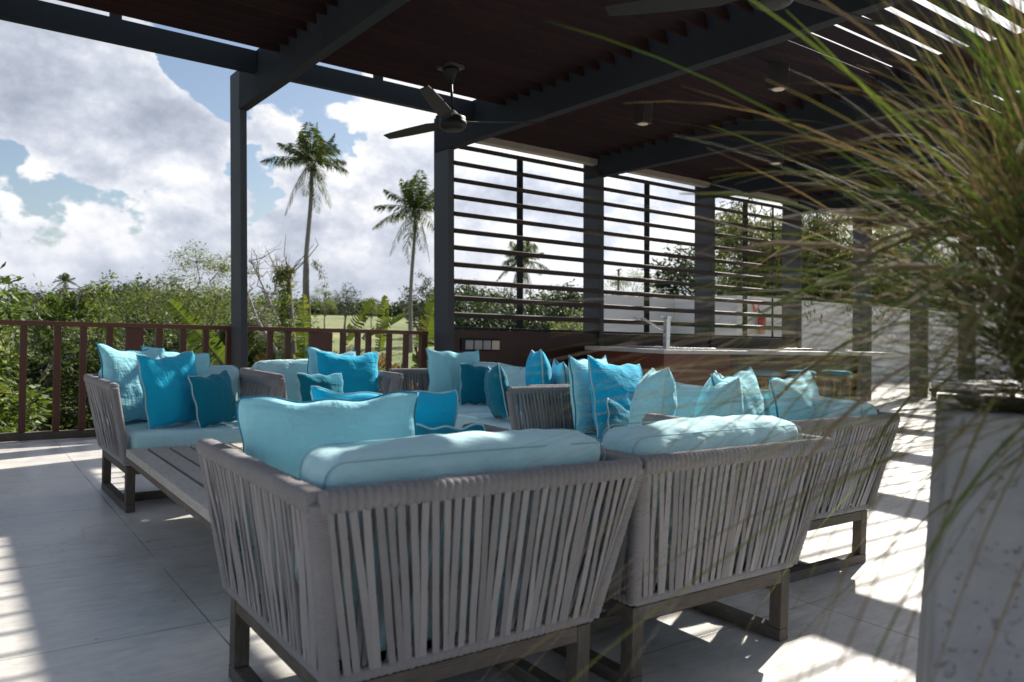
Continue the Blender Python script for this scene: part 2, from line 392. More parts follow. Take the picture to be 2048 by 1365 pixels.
# ------------------------------------------------------------------ terrain
def terr(x, y):
    d = math.hypot(x, y); pts = [(0, -3), (14, -3), (30, -1.6), (60, .2), (110, 1.6), (170, 3.2), (300, 5), (2500, 12)]
    for (a, za), (b, zb) in zip(pts, pts[1:]):
        if d <= b: return za + (zb - za) * (d - a) / (b - a)
    return 12
rad = [0, 5, 10, 14, 18, 24, 30, 38, 48, 60, 75, 90, 110, 135, 170, 220, 300, 500, 900, 1500, 2400]
vs = []; NA = 96
for i, d in enumerate(rad):
    for j in range(NA):
        a = 2 * math.pi * j / NA; x, y = d * math.cos(a), d * math.sin(a)
        vs.append((x, y, terr(x, y) + (0 if d < 14 else .25 * math.sin(a * 9 + d * .1) + .15 * math.sin(a * 23 + d))))
fs = [(i * NA + j, i * NA + (j + 1) % NA, (i + 1) * NA + (j + 1) % NA, (i + 1) * NA + j) for i in range(len(rad) - 1) for j in range(NA)]
MB().add(vs, fs, True).build('ground', 'ground', kind='structure')

# ------------------------------------------------------------------ deck
dk = MB(); dk.box(-9, 34, -9, 8.42, -.35, 0); dk.build('terrace_floor', 'floor', kind='structure', label='pale polished screed floor of the roof terrace')
dk = MB(); dk.box(5.2, 34, 8.42, 14.0, -.354, -.004); dk.build('yard_floor', 'floor', kind='structure', label='pale paved yard behind the screens')

# ------------------------------------------------------------------ pergola
PX = [-4.93, -2.52, -.08, 2.386, 4.79, 7.17, 9.46, 11.70, 13.90, 16.02, 18.1]   # left faces at floor level
PYF, PD, PWD = 7.85, .34, .066
SLATZ = 3.465
perg = empty('pergola', (0, 7.85, 0), label='dark slatted roof pergola on tall grey posts covering the terrace', cat='pergola')
BEAM0 = 3.225
for x in PX:
    wd = .066 if x < 3 else .08
    m = MB(); m.box(x, x + wd, PYF, PYF + PD, 0, 3.64, lean=True); m.build('post', 'post', perg, True, .004)
    bx = x + LX * 3.3 - .014
    m = MB(); m.box(bx, bx + wd + .028, -2.6, PYF + .06 if x < 4 else PYF + PD + .01, BEAM0, 3.665); m.build('beam', 'beam', perg, True, .004)
    # blackened plates on the beam end
for a, b in zip(PX, PX[1:]):
    xa = a + LX * 3.4 + (.066 if a < 3 else .08) + .016; xb = b + LX * 3.4 - .016
    m = MB()
    y = 6.74 if a < 4 else 8.12
    rng = random.Random(int(a * 10))
    while y > -2.5:
        L_, t_ = .150, .017; ang = R(72 + rng.uniform(-.8, .8)); yy = y + rng.uniform(-.003, .003)
        c, s_ = math.cos(ang), math.sin(ang); n = (-s_ * t_, c * t_)
        p = [(yy, SLATZ), (yy + c * L_, SLATZ + s_ * L_)]
        q = [(p[0][0] + n[0], p[0][1] + n[1]), (p[1][0] + n[0], p[1][1] + n[1])]
        m.add([(xa, *p[0]), (xa, *p[1]), (xa, *q[1]), (xa, *q[0]), (xb, *p[0]), (xb, *p[1]), (xb, *q[1]), (xb, *q[0])],
              [(0, 1, 2, 3), (7, 6, 5, 4), (0, 4, 5, 1), (1, 5, 6, 2), (2, 6, 7, 3), (3, 7, 4, 0)])
        y -= .2064
    m.build('roof_slats', 'slat', perg, True)
    if a < 4:
        m = MB(); m.box(xa, xb, 7.34, 7.42, 3.445, 3.645); xm = (xa + xb) / 2
        m.box(xm - .045, xm + .045, 7.35, 7.41, 3.647, 3.72); m.build('edge_beam', 'steel', perg, True, .003)
    else:
        m = MB(); m.box(xa, xb, 7.93, 8.05, 3.385, 3.462); m.build('lintel', 'lintel', perg, True, .004)

# ------------------------------------------------------------------ louvre screens between posts 2..5
for i in range(3):
    a, b = PX[4 + i], PX[5 + i]
    x0, x1 = a + .08, b
    pos = ('nearest the railing', 'in the middle of the three', 'in front of the fire extinguisher')[i]
    scr = empty('louvre_screen', ((x0 + x1) / 2, 7.9, 0), label='tall brown slatted screen over a dark panel, ' + pos, cat='louvre screen', group='louvre screens between the posts')
    m = MB()
    for k in range(11):
        z = 3.235 - k * .1985
        xo = LX * z
        # slats sit just behind the front faces of the posts
        ya = 7.872; dz = .054; dy = .05
        m.add([(x0 + xo, ya, z), (x1 + .03 + xo, ya, z), (x1 + .03 + xo, ya + dy, z + .012), (x0 + xo, ya + dy, z + .012),
               (x0 + xo, ya, z + dz), (x1 + .03 + xo, ya, z + dz), (x1 + .03 + xo, ya + dy, z + dz + .012), (x0 + xo, ya + dy, z + dz + .012)],
              [(0, 3, 2, 1), (4, 5, 6, 7), (0, 1, 5, 4), (1, 2, 6, 5), (2, 3, 7, 6), (3, 0, 4, 7)])
    m.build('slats', 'screen', scr, True)
    xm = (5.845, 8.11, 10.33)[i] + .02
    m = MB(); m.box(xm, xm + .072, 7.925, 7.97, 1.12, 3.3, lean=True); m.build('mullion', 'steel', scr, True, .003)
    if i == 2:
        m = MB(); m.box(x1 - .62, x1 - .60, 7.925, 7.95, 1.12, 3.3, lean=True); m.build('mullion', 'steel', scr, True)
    m = MB(); m.box(x0 - .03, x1 + .01, 7.90, 8.02, 0, 1.108); m.build('base_panel', 'panel', scr, True, .003)
    m = MB(); m.box(x0 - .04, x1 + .01, 7.875, 8.04, 1.111, 1.142); m.build('cap_rail', 'steel', scr, True, .003)

# socket strip on the first base panel
so = empty('socket_panel', (5.24, 7.89, .93), label='strip of three grey covers and one beige socket on the dark panel', cat='socket')
m = MB(); m.box(-.285, .27, -.012, .009, -.075, .075); m.build('back_plate', 'black', so, bevel=.004)
for k in range(4):
    m = MB(); x = -.235 + k * .128; m.box(x, x + .112, -.026, -.013, -.055, .055); c = m.build('socket_cover', 'grey' if k < 3 else 'beige', so, bevel=.006)
    m = MB()
    if k < 3: m.box(x + .016, x + .096, -.031, -.0265, -.035, .04)
    else:
        m.tube([(x + .056, -.0262, 0), (x + .056, -.0305, 0)], .032, 16)
    d = m.build('cover_lid' if k < 3 else 'socket_face', 'grey' if k < 3 else 'beige', c, bevel=.003)

# ------------------------------------------------------------------ railing
rl = empty('railing', (0, 8.27, 0), label='red brown timber railing with square balusters along the terrace edge', cat='railing')
m = MB(); m.box(-9, 4.70, 8.215, 8.325, 1.035, 1.08); m.build('top_rail', 'redwood', rl, True, .006)
m = MB(); m.box(-9, 4.70, 8.235, 8.305, 0.0, .07); m.build('bottom_rail', 'teakx', rl, True, .004)
bx = [-.85, -.62, -.4, -.17, .06, .29] + [.555, .82, 1.03, 1.25, 1.69, 1.91, 2.13, 2.36, 2.79, 2.985, 3.62, 3.80, 3.935, 4.20, 4.42]
bx = sorted(bx + [.29 - .235 * k for k in range(5, 26)])
for x in bx:
    m = MB(); m.box(x - .028, x + .028, 8.243, 8.297, .071, 1.034, lean=False); m.build('baluster', 'redwoodv', rl, True, .003)
for x, wd in ((1.465, .15), (3.355, .25), (4.655, .085), (-1.6, .15), (-4.6, .15)):
    m = MB(); m.box(x - wd / 2, x + wd / 2, 8.23, 8.31, .071, 1.034); m.build('newel_post', 'redwoodv', rl, True, .004)

# ------------------------------------------------------------------ bar counter
bar = empty('bar_counter', (9.5, 7.0, 0), label='long bar with grey stone top and red brown timber front behind the seating', cat='bar counter')
m = MB(); m.box(6.77, 12.0, 6.33, 7.74, .893, .94); m.build('counter_top', 'counter', bar, True, .004)
m = MB(); m.box(6.80, 8.0, 6.36, 7.70, .06, .892); m.build('cabinet', 'barwood', bar, True, .004)
m = MB(); m.box(8.0, 11.84, 6.95, 7.70, .06, .891); m.build('recessed_front', 'panel', bar, True, .004)
m = MB(); m.box(11.84, 11.96, 6.90, 7.70, .0, .890); m.build('end_wall', 'panel', bar, True, .004)
m = MB(); m.box(6.86, 11.71, 6.45, 7.66, .0, .058); m.build('plinth', 'black', bar, True)
def sink(name, x0, x1, y0, y1, label):
    e = empty(name, ((x0 + x1) / 2, (y0 + y1) / 2, .942), label=label, cat='sink')
    m = MB(); z = .943; tk = .035
    for a in ((x0, x1, y0, y0 + tk), (x0, x1, y1 - tk, y1), (x0, x0 + tk, y0 + tk, y1 - tk), (x1 - tk, x1, y0 + tk, y1 - tk)): m.box(*a, z, z + .02)
    m.build('sink_rim', 'chrome', e, True, .004)
    m = MB(); m.box(x0 + tk + .002, x1 - tk - .002, y0 + tk + .002, y1 - tk - .002, z, z + .006); m.build('sink_basin', 'chrome', e, True)
sink('bar_sink', 7.05, 7.95, 6.55, 7.25, 'steel sink set into the bar top beside the tap')
sink('bar_hob', 10.5, 11.4, 6.75, 7.45, 'low steel tray lying on the far part of the bar top')
tp = empty('tap', (6.98, 6.50, .94), label='tall square metal tap with slanting lever on the bar top', cat='tap')
m = MB(); m.box(-.03, .03, -.03, .03, 0, .37); m.build('column', 'chrome', tp, bevel=.004)
m = MB(); m.box(-.036, .036, -.036, .036, .372, .40); m.box(-.12, -.036, -.012, .012, .385, .398); m.build('lever', 'chrome', tp, bevel=.003)
m = MB(); m.tube([(-.028, 0, .21), (-.10, .03, .255), (-.24, .12, .345), (-.28, .15, .362)], [.014, .015, .017, .018], 10); m.tube([(-.26, .14, .352), (-.37, .20, .372)], [.012, .008], 8); m.build('spout', 'chrome', tp)

# bar stools
def stool(loc, label):
    e = empty('bar_stool', loc, label=label, cat='bar stool', group='bar stools in front of the bar')
    prof = [(.0, .0), (.15, .0), (.185, .012), (.195, .035), (.185, .058), (.15, .07), (.0, .075)]
    m = MB(); m.lathe([(r_ * 1.0, z + .635) for r_, z in prof[1:-1]], n=28); m.build('seat_pad', 'stoolblue', e)
    m = MB(); m.lathe([(.18, .600), (.205, .604), (.208, .622), (.20, .634), (.18, .6345)], n=28); m.build('seat_ring', 'oak', e)
    for k in range(4):
        a = R(45 + 90 * k); m = MB()
        m.tube([(.12 * math.cos(a), .12 * math.sin(a), .60), (.16 * math.cos(a), .16 * math.sin(a), .56), (.165 * math.cos(a), .165 * math.sin(a), .3), (.19 * math.cos(a), .19 * math.sin(a), 0)], [.032, .024, .018, .014], 10)
        m.build('leg', 'oak', e)
    m = MB(); n = 24
    m.tube([(.172 * math.cos(2 * math.pi * j / n), .172 * math.sin(2 * math.pi * j / n), .22) for j in range(n + 1)], .009, 6); m.build('foot_ring', 'oak', e)
    return e
s0 = stool((8.22, 6.02, 0), 'blue padded round bar stool nearest the timber cabinet of the bar')
for loc, lb in (((8.93, 5.98, 0), 'blue padded round bar stool, middle one of the three at the bar'), ((9.62, 5.90, 0), 'blue padded round bar stool farthest from the timber cabinet of the bar')):
    c = copy_tree(s0); c.location = loc; c['label'] = lb

# ------------------------------------------------------------------ white walls, sign, extinguisher
m = MB(); m.box(12.5, 15.6, 14.0, 14.2, 0, 2.06)
gw = m.build('garden_wall', 'white'); tag(gw, 'long shaded white garden wall seen through the middle screen', 'wall')
m = MB(); m.box(15.29, 34, 12.0, 12.22, 0, 2.12); m.box(15.29, 15.5, 12.22, 14.0, 0, 2.12); gw2 = m.build('garden_wall', 'white'); tag(gw2, 'near white garden wall with the fire extinguisher, bamboo behind it', 'wall')
fe = empty('fire_extinguisher', (16.05, 11.86, 1.22), label='red fire extinguisher hanging on the white wall', cat='fire extinguisher')
m = MB(); m.lathe([(.06, .0), (.092, .01), (.095, .03), (.095, .36), (.085, .40), (.05, .43), (.03, .44), (.03, .46)], n=20); m.build('cylinder', 'redpaint', fe)
m = MB(); m.tube([(0, 0, .46), (0, 0, .52)], .025, 10); m.bar((-.02, 0, .50), (-.16, 0, .60), .03, .02); m.bar((-.02, 0, .49), (-.13, 0, .52), .03, .015); m.build('valve_handle', 'black', fe)
m = MB(); m.tube([(.02, 0, .50), (.10, 0, .50), (.14, 0, .42), (.13, -.02, .25), (.115, -.02, .1)], .014, 8); m.build('hose', 'rim', fe)
sg = empty('triangular_sign', (15.98, 11.985, 1.9), label='red and white downward triangle sign on the white wall', cat='sign')
def tri(s, y): return [(-s, y, .87 * s * .8), (s, y, .87 * s * .8), (0, y, -1.05 * s)]
m = MB(); a = tri(.21, -.008); b = tri(.21, .008); m.add(a + b, [(0, 2, 1), (3, 4, 5), (0, 1, 4, 3), (1, 2, 5, 4), (2, 0, 3, 5)]); m.build('sign_plate', 'redsign', sg)
m = MB(); a = tri(.12, -.012); b = tri(.12, -.009); m.add(a + b, [(0, 2, 1), (3, 4, 5), (0, 1, 4, 3), (1, 2, 5, 4), (2, 0, 3, 5)]); m.build('sign_centre', 'white', sg)
# daybed beyond the posts
db = empty('daybed', (16.6, 7.2, 0), label='white cushioned daybed in the sun beyond the last posts', cat='daybed')
m = MB(); m.box(-1.0, 1.0, -.4, .4, .16, .22)
for x in (-.95, .87):
    for y in (-.38, .30): m.box(x, x + .08, y, y + .08, 0, .16)
m.build('frame', 'teakx', db, bevel=.004)
m = MB(); m.box(-.98, .98, -.39, .39, .222, .36); m.build('mattress', 'whitecloth', db, bevel=.04, seg=3)

# ------------------------------------------------------------------ ceiling fans
def fan(loc, rot, label, rod=.36, R_=1.3):
    e = empty('ceiling_fan', loc, rot, label, 'ceiling fan', 'black ceiling fans under the slats')
    m = MB(); m.lathe([(.06, -.075), (.10, -.072), (.124, -.045), (.128, -.02), (.120, -.002), (.118, .004), (.118, .03), (.10, .042), (.06, .06), (.035, .085), (.02, .10)], n=32); h = m.build('motor_housing', 'black', e)
    m = MB(); m.lathe([(.04, -.083), (.084, -.082), (.088, -.074)], n=32); m.build('bottom_cap', 'fanblade', h)
    m = MB(); m.tube([(0, 0, .09), (0, 0, rod)], .013, 12); m.build('down_rod', 'black', e)
    m = MB(); m.lathe([(.018, rod - .02), (.05, rod + .06), (.075, rod + .095), (.075, rod + .11)], n=24); m.build('canopy', 'black', e)
    m = MB(); m.box(-.09, .09, -.09, .09, rod + .111, rod + .14); m.build('mounting_plate', 'lampbox', e)
    for k in range(3):
        a = 2 * math.pi * k / 3
        pr = [(.10, .028), (.16, .042), (.22, .060), (.45, .055), (.62, .046), (.70, .036)]
        vs = []
        for r_, w_ in pr:
            for sgn, dz in ((-1, -.026), (1, .026)):
                for th in (0, .008):
                    x, y, z = r_ * R_, sgn * w_, dz * (w_ / .078) + th + max(0, r_ - .2) * .06
                    vs.append((x * math.cos(a) - y * math.sin(a), x * math.sin(a) + y * math.cos(a), z))
        fs = []
        for i in range(len(pr) - 1):
            b = i * 4; c = b + 4
            fs += [(b, b + 2, c + 2, c), (b + 1, c + 1, c + 3, b + 3), (b, c, c + 1, b + 1), (b + 2, b + 3, c + 3, c + 2)]
        n_ = (len(pr) - 1) * 4; fs += [(0, 1, 3, 2), (n_, n_ + 2, n_ + 3, n_ + 1)]
        m = MB(); m.add(vs, fs); m.build('fan_blade', 'fanblade', e)
    return e
f1 = fan((3.68, 6.10, 2.99), 0, 'black three bladed ceiling fan hanging in the open bay beside the palms')
f1.rotation_euler = (Matrix.Rotation(R(-4), 4, Vector((math.sin(YAW), math.cos(YAW), 0))) @ Matrix.Rotation(R(104), 4, 'Z')).to_euler()
fan((3.44, 2.54, 2.915), R(117), 'black three bladed ceiling fan cut off by the top edge of the photo', rod=.43)

# box downlights
def lamp(loc, label):
    e = empty('box_downlight', loc, 0, label, 'ceiling lamp', 'box downlights under the slats')
    m = MB(); m.box(-.065, .065, -.065, .065, .0, .22); m.build('lamp_housing', 'lampbox', e, bevel=.003)
    m = MB(); m.lathe([(.036, -.006), (.052, -.006), (.054, -.001), (.036, -.001)], n=24); m.build('lamp_rim', 'lamprim', e)
    m = MB(); m.lathe([(.001, -.003), (.034, -.003), (.034, -.001), (.001, -.001)], n=20); m.build('lamp_glass', 'black', e)
    return e
l0 = lamp((5.68, 5.70, 3.245), 'brown box downlight nearest the first louvre screen')
for loc, lb in (((5.74, 4.15, 3.245), 'large looking brown box downlight above the grass blades'), ((8.16, 5.90, 3.245), 'small looking brown box downlight behind the second beam'), ((3.56, 4.3, 3.245), 'brown box downlight between the two ceiling fans')):
    if 'between' in lb: continue
    c = copy_tree(l0); c.location = loc; c['label'] = lb

# ------------------------------------------------------------------ rope armchairs
def lerp(a, b, t): return Vector(a) * (1 - t) + Vector(b) * t
BW, BDp, ZB, ZT = .40, .39, .285, .722
TB = dict(bl=(-BW, -BDp, ZB), br=(BW, -BDp, ZB), fl=(-BW, BDp, ZB), fr=(BW, BDp, ZB))
TT = dict(bl=(-.478, -.478, ZT), br=(.478, -.478, ZT), fl=(-.478, .425, ZT), fr=(.478, .425, ZT))
def wrapped(m, a, b, rx=.021, pitch=.0085, seed=0, sq=.35, up=None):
    a = Vector(a); b = Vector(b); n = max(4, int((b - a).length / pitch)); rg = random.Random(seed)
    pts = []; rr = []
    for i in range(n):
        j = rg.uniform(.97, 1.04)
        for f, q in ((.03, .88), (.25, 1.0), (.75, 1.0), (.97, .88)):
            pts.append(lerp(a, b, (i + f) / n)); rr.append(rx * q * (j if q == 1 else 1))
    m.tube(pts, rr, 8, True, up=up, sq=sq)
def straps(m, b0, b1, t0, t1, n, inward, seed):
    rg = random.Random(seed); inward = Vector(inward)
    w_, th = .0188, .0035
    for layer in (0, 1):
        for i in range(n):
            ut = (i + .5 + (.5 if layer else 0)) / n; 
            ub = ut + (1.5 if layer == 0 else -1.5) / n * rg.uniform(.6, 1.25) + rg.uniform(-.1, .1) / n
            ut = min(.985, max(.015, ut + rg.uniform(-.12, .12) / n)); ub = min(.985, max(.015, ub))
            off_t = inward * (-.019 if layer == 0 else .017); off_b = inward * (-.010 if layer == 0 else .004)
            pt = lerp(t0, t1, ut) + off_t; pb = lerp(b0, b1, ub) + off_b
            along = (Vector(t1) - Vector(t0)).normalized()
            vs = []; K = 4; tw = rg.uniform(-.35, .35)
            for k in range(K + 1):
                v = k / K; p = pb.lerp(pt, v) + inward * (.006 * math.sin(math.pi * v) * rg.uniform(-.6, 1))
                aa = tw * math.sin(math.pi * v); x = along * math.cos(aa) + inward * math.sin(aa); y = inward * math.cos(aa) - along * math.sin(aa)
                for sx_, sy_ in ((-1, -1), (1, -1), (1, 1), (-1, 1)): vs.append(p + x * sx_ * (w_ if layer == 0 else w_ * .72) / 2 + y * sy_ * th / 2)
            fs = []
            for k in range(K):
                for j in range(4):
                    q = (j + 1) % 4; fs.append((k * 4 + j, k * 4 + q, k * 4 + 4 + q, k * 4 + 4 + j))
            m.add(vs, fs)

def soft_box(x0, x1, y0, y1, z0, z1, r, seed=0, amp=.006, res=.035, crown=0.015):
    """rounded cushion block as a subdivided shell"""
    rg = np.random.RandomState(seed); c = Vector(((x0 + x1) / 2, (y0 + y1) / 2, (z0 + z1) / 2)); h = Vector(((x1 - x0) / 2, (y1 - y0) / 2, (z1 - z0) / 2))
    vs = []; fs = []; ph = rg.rand(12) * 6.28
    for ax in range(3):
        o1, o2 = (ax + 1) % 3, (ax + 2) % 3
        n1 = max(6, int(2 * h[o1] / res)); n2 = max(6, int(2 * h[o2] / res))
        for sg_ in (-1, 1):
            base = len(vs)
            for i in range(n1 + 1):
                for j in range(n2 + 1):
                    p = [0, 0, 0]; p[ax] = sg_; p[o1] = -1 + 2 * i / n1; p[o2] = -1 + 2 * j / n2
                    q = Vector((p[0] * h[0], p[1] * h[1], p[2] * h[2]))
                    inn = Vector([max(-(h[k] - r), min(h[k] - r, q[k])) for k in range(3)])
                    d = q - inn
                    if d.length > 1e-9: d.normalize()
                    q = inn + d * r
                    bul = (1 - p[o1] ** 2) * (1 - p[o2] ** 2)
                    w_ = math.sin(q.x * 17 + ph[0]) * math.sin(q.z * 13 + ph[1]) + .7 * math.sin(q.x * 31 + q.z * 19 + ph[2]) + .5 * math.sin(q.y * 27 + q.x * 11 + ph[3])
                    q = q + d * (w_ * amp * .5 + bul * crown)
                    vs.append(c + q)
            for i in range(n1):
                for j in range(n2):
                    a = base + i * (n2 + 1) + j; f = (a, a + n2 + 1, a + n2 + 2, a + 1); fs.append(f if sg_ > 0 else f[::-1])
    return vs, fs
def weld(o, d=.0006):
    md = o.modifiers.new('weld', 'WELD'); md.merge_threshold = d; return o

def make_chair(label, seats=1):
    global BW, TB, TT
    BW = .40 if seats == 1 else .935; tw = BW + .078; n = seats
    TB = dict(bl=(-BW, -BDp, ZB), br=(BW, -BDp, ZB), fl=(-BW, BDp, ZB), fr=(BW, BDp, ZB))
    TT = dict(bl=(-tw, -.478, ZT), br=(tw, -.478, ZT), fl=(-tw, .425, ZT), fr=(tw, .425, ZT))
    halfw = .435 if seats == 1 else .495
    t = empty('rope_armchair' if n == 1 else 'rope_sofa', (0, 0, 0), 0, label, 'armchair' if n == 1 else 'sofa', 'grey rope armchairs of the seating group' if n == 1 else 'grey rope two seat sofas')
    # teak base
    for sx in (-1, 1):
        for sy in (-1, 1):
            m = MB(); x = sx * (BW - .0245); y = sy * (BDp - .0255); m.box(x - .024, x + .024, y - .025, y + .025, .046, .262); m.build('leg', 'teak', t, bevel=.003)
        m = MB(); m.bar((sx * (BW - .0245), -BDp, .023), (sx * (BW - .0245), BDp, .023), .05, .044); m.build('floor_runner', 'teakd', t, bevel=.003)
        m = MB(); m.bar((sx * (BW - .024), -BDp + .052, .240), (sx * (BW - .024), BDp - .052, .240), .045, .044); m.build('side_rail', 'teakd', t, bevel=.003)
    m = MB(); m.bar((-BW + .051, .065, .0235), (BW - .051, .065, .0235), .05, .042); m.build('cross_runner', 'teakx', t, bevel=.003)
    for sy in (-1, 1):
        m = MB(); m.bar((-BW + .0495, sy * (BDp - .024), .239), (BW - .0495, sy * (BDp - .024), .239), .045, .046); m.build('front_rail' if sy > 0 else 'rear_rail', 'teakx', t, bevel=.003)
    m = MB(); m.box(-BW + .03, BW - .03, -BDp + .03, BDp - .03, .266, .282); m.build('seat_base', 'black', t)
    # rope body
    m = MB()
    for a, b in (('bl', 'br'), ('bl', 'fl'), ('br', 'fr'), ('fl', 'fr')): wrapped(m, TB[a], TB[b], .0165, .02, 3)
    m.build('lower_wrapped_frame', 'rope', t)
    for a, b, nm in (('bl', 'br', 'back_top_rail'), ('bl', 'fl', 'arm_rest'), ('br', 'fr', 'arm_rest')):
        m = MB(); wrapped(m, TT[a], TT[b], .0262, .0205, 5, .45, up=(0, 0, 1)); m.build(nm, 'rope', t)
    for k in ('bl', 'br', 'fl', 'fr'):
        m = MB(); a = Vector(TB[k]); b = Vector(TT[k]); wrapped(m, a, b, .0225, .0085, 7, .3); m.build('corner_upright', 'rope', t)
    for q in ([.5] if n == 1 else [.25, .5, .75]):
     m = MB(); a = lerp(TB['bl'], TB['br'], q) + Vector((0, .012, 0)); b = lerp(TT['bl'], TT['br'], q) + Vector((0, .012, -.01)); wrapped(m, a, b, .015, .009, 9, .3); m.build('back_upright', 'rope', t)
    m = MB(); straps(m, TB['bl'], TB['br'], TT['bl'], TT['br'], 32 if n == 1 else 68, (0, 1, 0), 1); m.build('back_rope_panel', 'rope', t)
    m = MB(); straps(m, TB['bl'], TB['fl'], TT['bl'], TT['fl'], 31, (1, 0, 0), 2); m.build('side_rope_panel', 'rope', t)
    m = MB(); straps(m, TB['br'], TB['fr'], TT['br'], TT['fr'], 31, (-1, 0, 0), 3); m.build('side_rope_panel', 'rope', t)
    for cx_ in ([0.] if n == 1 else [-.475, .475]):
        # cushions
        sw = .385 if n == 1 else .462; vs, fs = soft_box(-sw, sw, -.37, .415, .30, .455, .04, 4, .004, .035, .006); vs = [v + Vector((cx_, 0, 0)) for v in vs]
        m = MB(); m.add(vs, fs, True); weld(m.build('seat_cushion', 'cushion', t))
        HW = halfw
        vs, fs = soft_box(-HW, HW, -.10, .07, 0, .365, .048, 9, .007, .022, .010)
        def fold(v):   # vertical folds pulled from the seams
            k = max(0., 1 - abs(v[1] + .015) / .2)
            a = math.sin(v[0] * 38 + 2.2 * math.sin(v[0] * 9)) * .5 + math.sin(v[0] * 71 + v[2] * 5 + 1) * .3
            return (v[0], v[1] + a * .0080 * (1 if v[1] < -.05 else -1) * (abs(v[1] + .015) > .05), v[2] + a * .0045 * (v[2] > .3) + .006 * math.sin(v[0] * 5.3 + 1) * (v[2] > .3))
        vs = [fold(v) for v in vs]
        rot = Matrix.Rotation(R(9), 3, 'X')
        vs2 = [rot @ Vector(v) + Vector((cx_, -.262, .448)) for v in vs]
        m = MB(); m.add(vs2, fs, True); bc = weld(m.build('back_cushion', 'cushion', t))
        # seam piping round the rear and front edges of the back cushion
        m = MB()
        for yy in (-.086, .056):
            ring = []; hx, z0, z1, rr = HW - .006, .008, .358, .045
            for cx, cz, a0 in ((hx - rr, z1 - rr, 0), (-hx + rr, z1 - rr, 90), (-hx + rr, z0 + rr, 180), (hx - rr, z0 + rr, 270)):
                for q in range(6):
                    a = R(a0 + q * 18); ring.append((cx + rr * math.cos(a), yy, cz + rr * math.sin(a)))
            ring.append(ring[0]); fine = []
            for p, q in zip(ring, ring[1:]):
                k = max(1, int((Vector(q) - Vector(p)).length / .04))
                fine += [Vector(p).lerp(Vector(q), s_ / k) for s_ in range(k)]
            fine.append(Vector(ring[-1]))
            fine = [v + Vector((0, 0, .010 * (1 - (v.x / HW) ** 2) * .35 * (1 if v.z > .2 else 0))) for v in fine]
            m.tube([rot @ v + Vector((cx_, -.262, .448)) for v in fine], .0022, 5)
        m.build('cushion_piping', 'seam', bc)
    return t

chairs = [
    ('grey rope armchair nearest the camera, its back and side fully visible', 1.125, 2.07, 0),
    ('grey rope armchair second in the near row, back to the camera, no pillow', 2.115, 2.09, 0),
    ('grey rope armchair at the far left with three pillows beside the railing', 1.235, 5.29, 181),
    ('grey rope armchair with a bright blue pillow before the banana plants', 2.42, 5.92, 180),
]
c0 = make_chair(chairs[0][0])
for i, (lb, x, y, rz) in enumerate(chairs):
    c = c0 if i == 0 else copy_tree(c0)
    c.location = (x, y, 0); c.rotation_euler = (0, 0, R(rz)); c['label'] = lb
so0 = make_chair('grey rope two seat sofa half hidden by grass blades, end on to the camera', 2)
so0.location = (3.34, 3.03, 0); so0.rotation_euler = (0, 0, R(90))
c = copy_tree(so0); c.location = (3.58, 5.17, 0); c['label'] = 'grey rope two seat sofa in the far corner, in front of the socket panel'

# ------------------------------------------------------------------ throw pillows
def pillow(w_, h_, t_, mat, pipe, loc, yaw, tilt, roll, label, seed=0, sag=.05, group='loose pillows on the rope armchairs'):
    """local: x width, z height, y thickness (front = -y); origin at the bottom centre"""
    N = 34; rg = np.random.RandomState(seed); ph = rg.rand(16) * 6.28
    def outline(u, v):
        x = w_ / 2 * u * (1 - .065 * (1 - v * v)) ; z = h_ / 2 * v * (1 - .055 * (1 - u * u))
        if v > 0: z -= sag * h_ * v * v * (1 - u * u) * (1 + .4 * math.sin(3 * u + ph[0]))
        z += .006 * math.sin(9 * u + ph[8]) * abs(v); x += .005 * math.sin(8 * v + ph[9]) * abs(u)
        return x, z + h_ / 2
    def P(u, v, side):
        x, z = outline(u, v)
        e = max(0, (1 - abs(u) ** 2.3)) * max(0, (1 - abs(v) ** 2.3))
        d = t_ / 2 * e ** .50
        # creases that run in from corners and edges
        a = math.atan2(v, u); rr = max(abs(u), abs(v))
        cr = (math.sin(a * 9 + ph[1] + side) * .5 + math.sin(a * 17 + ph[2] + 3 * side) * .35 + math.sin(a * 29 + ph[3]) * .2) * max(0, rr - .35) * (e ** .3)
        cr += .55 * math.sin(u * 5 + v * 7 + ph[4]) * math.sin(v * 6 - u * 3 + ph[5] + side) * e
        d += t_ * .050 * cr
        return (x, side * max(d, .0), z)
    vs = []; fs = []
    for side in (-1, 1):
        b = len(vs)
        for i in range(N + 1):
            for j in range(N + 1):
                u = math.sin((-1 + 2 * i / N) * math.pi / 2 * .98) / math.sin(math.pi / 2 * .98); v = math.sin((-1 + 2 * j / N) * math.pi / 2 * .98) / math.sin(math.pi / 2 * .98)
                vs.append(P(u, v, side))
        for i in range(N):
            for j in range(N):
                a = b + i * (N + 1) + j; f = (a, a + N + 1, a + N + 2, a + 1); fs.append(f if side < 0 else f[::-1])
    m = MB(); m.add(vs, fs, True); o = m.build('throw_pillow', mat); weld(o, .0004)
    tag(o, label, 'pillow', group)
    path = []
    for k in range(4 * 18 + 1):
        s_ = k / 18; q = int(s_) % 4; f = s_ - int(s_)
        cr_ = .97
        c = -1 + 2 * f
        u, v = ((c, -1), (1, c), (-c, 1), (-1, -c))[q]
        x, z = outline(u * cr_ if abs(u) == 1 and abs(v) > .9 else u, v)
        path.append((x, 0, z))
    m = MB(); m.tube(path, .0052, 6); m.build('piping', pipe, o)
    o.matrix_world = Matrix.Translation(loc) @ Matrix.Rotation(R(yaw), 4, 'Z') @ Matrix.Rotation(R(tilt), 4, 'X') @ Matrix.Rotation(R(roll), 4, 'Y')
    return o
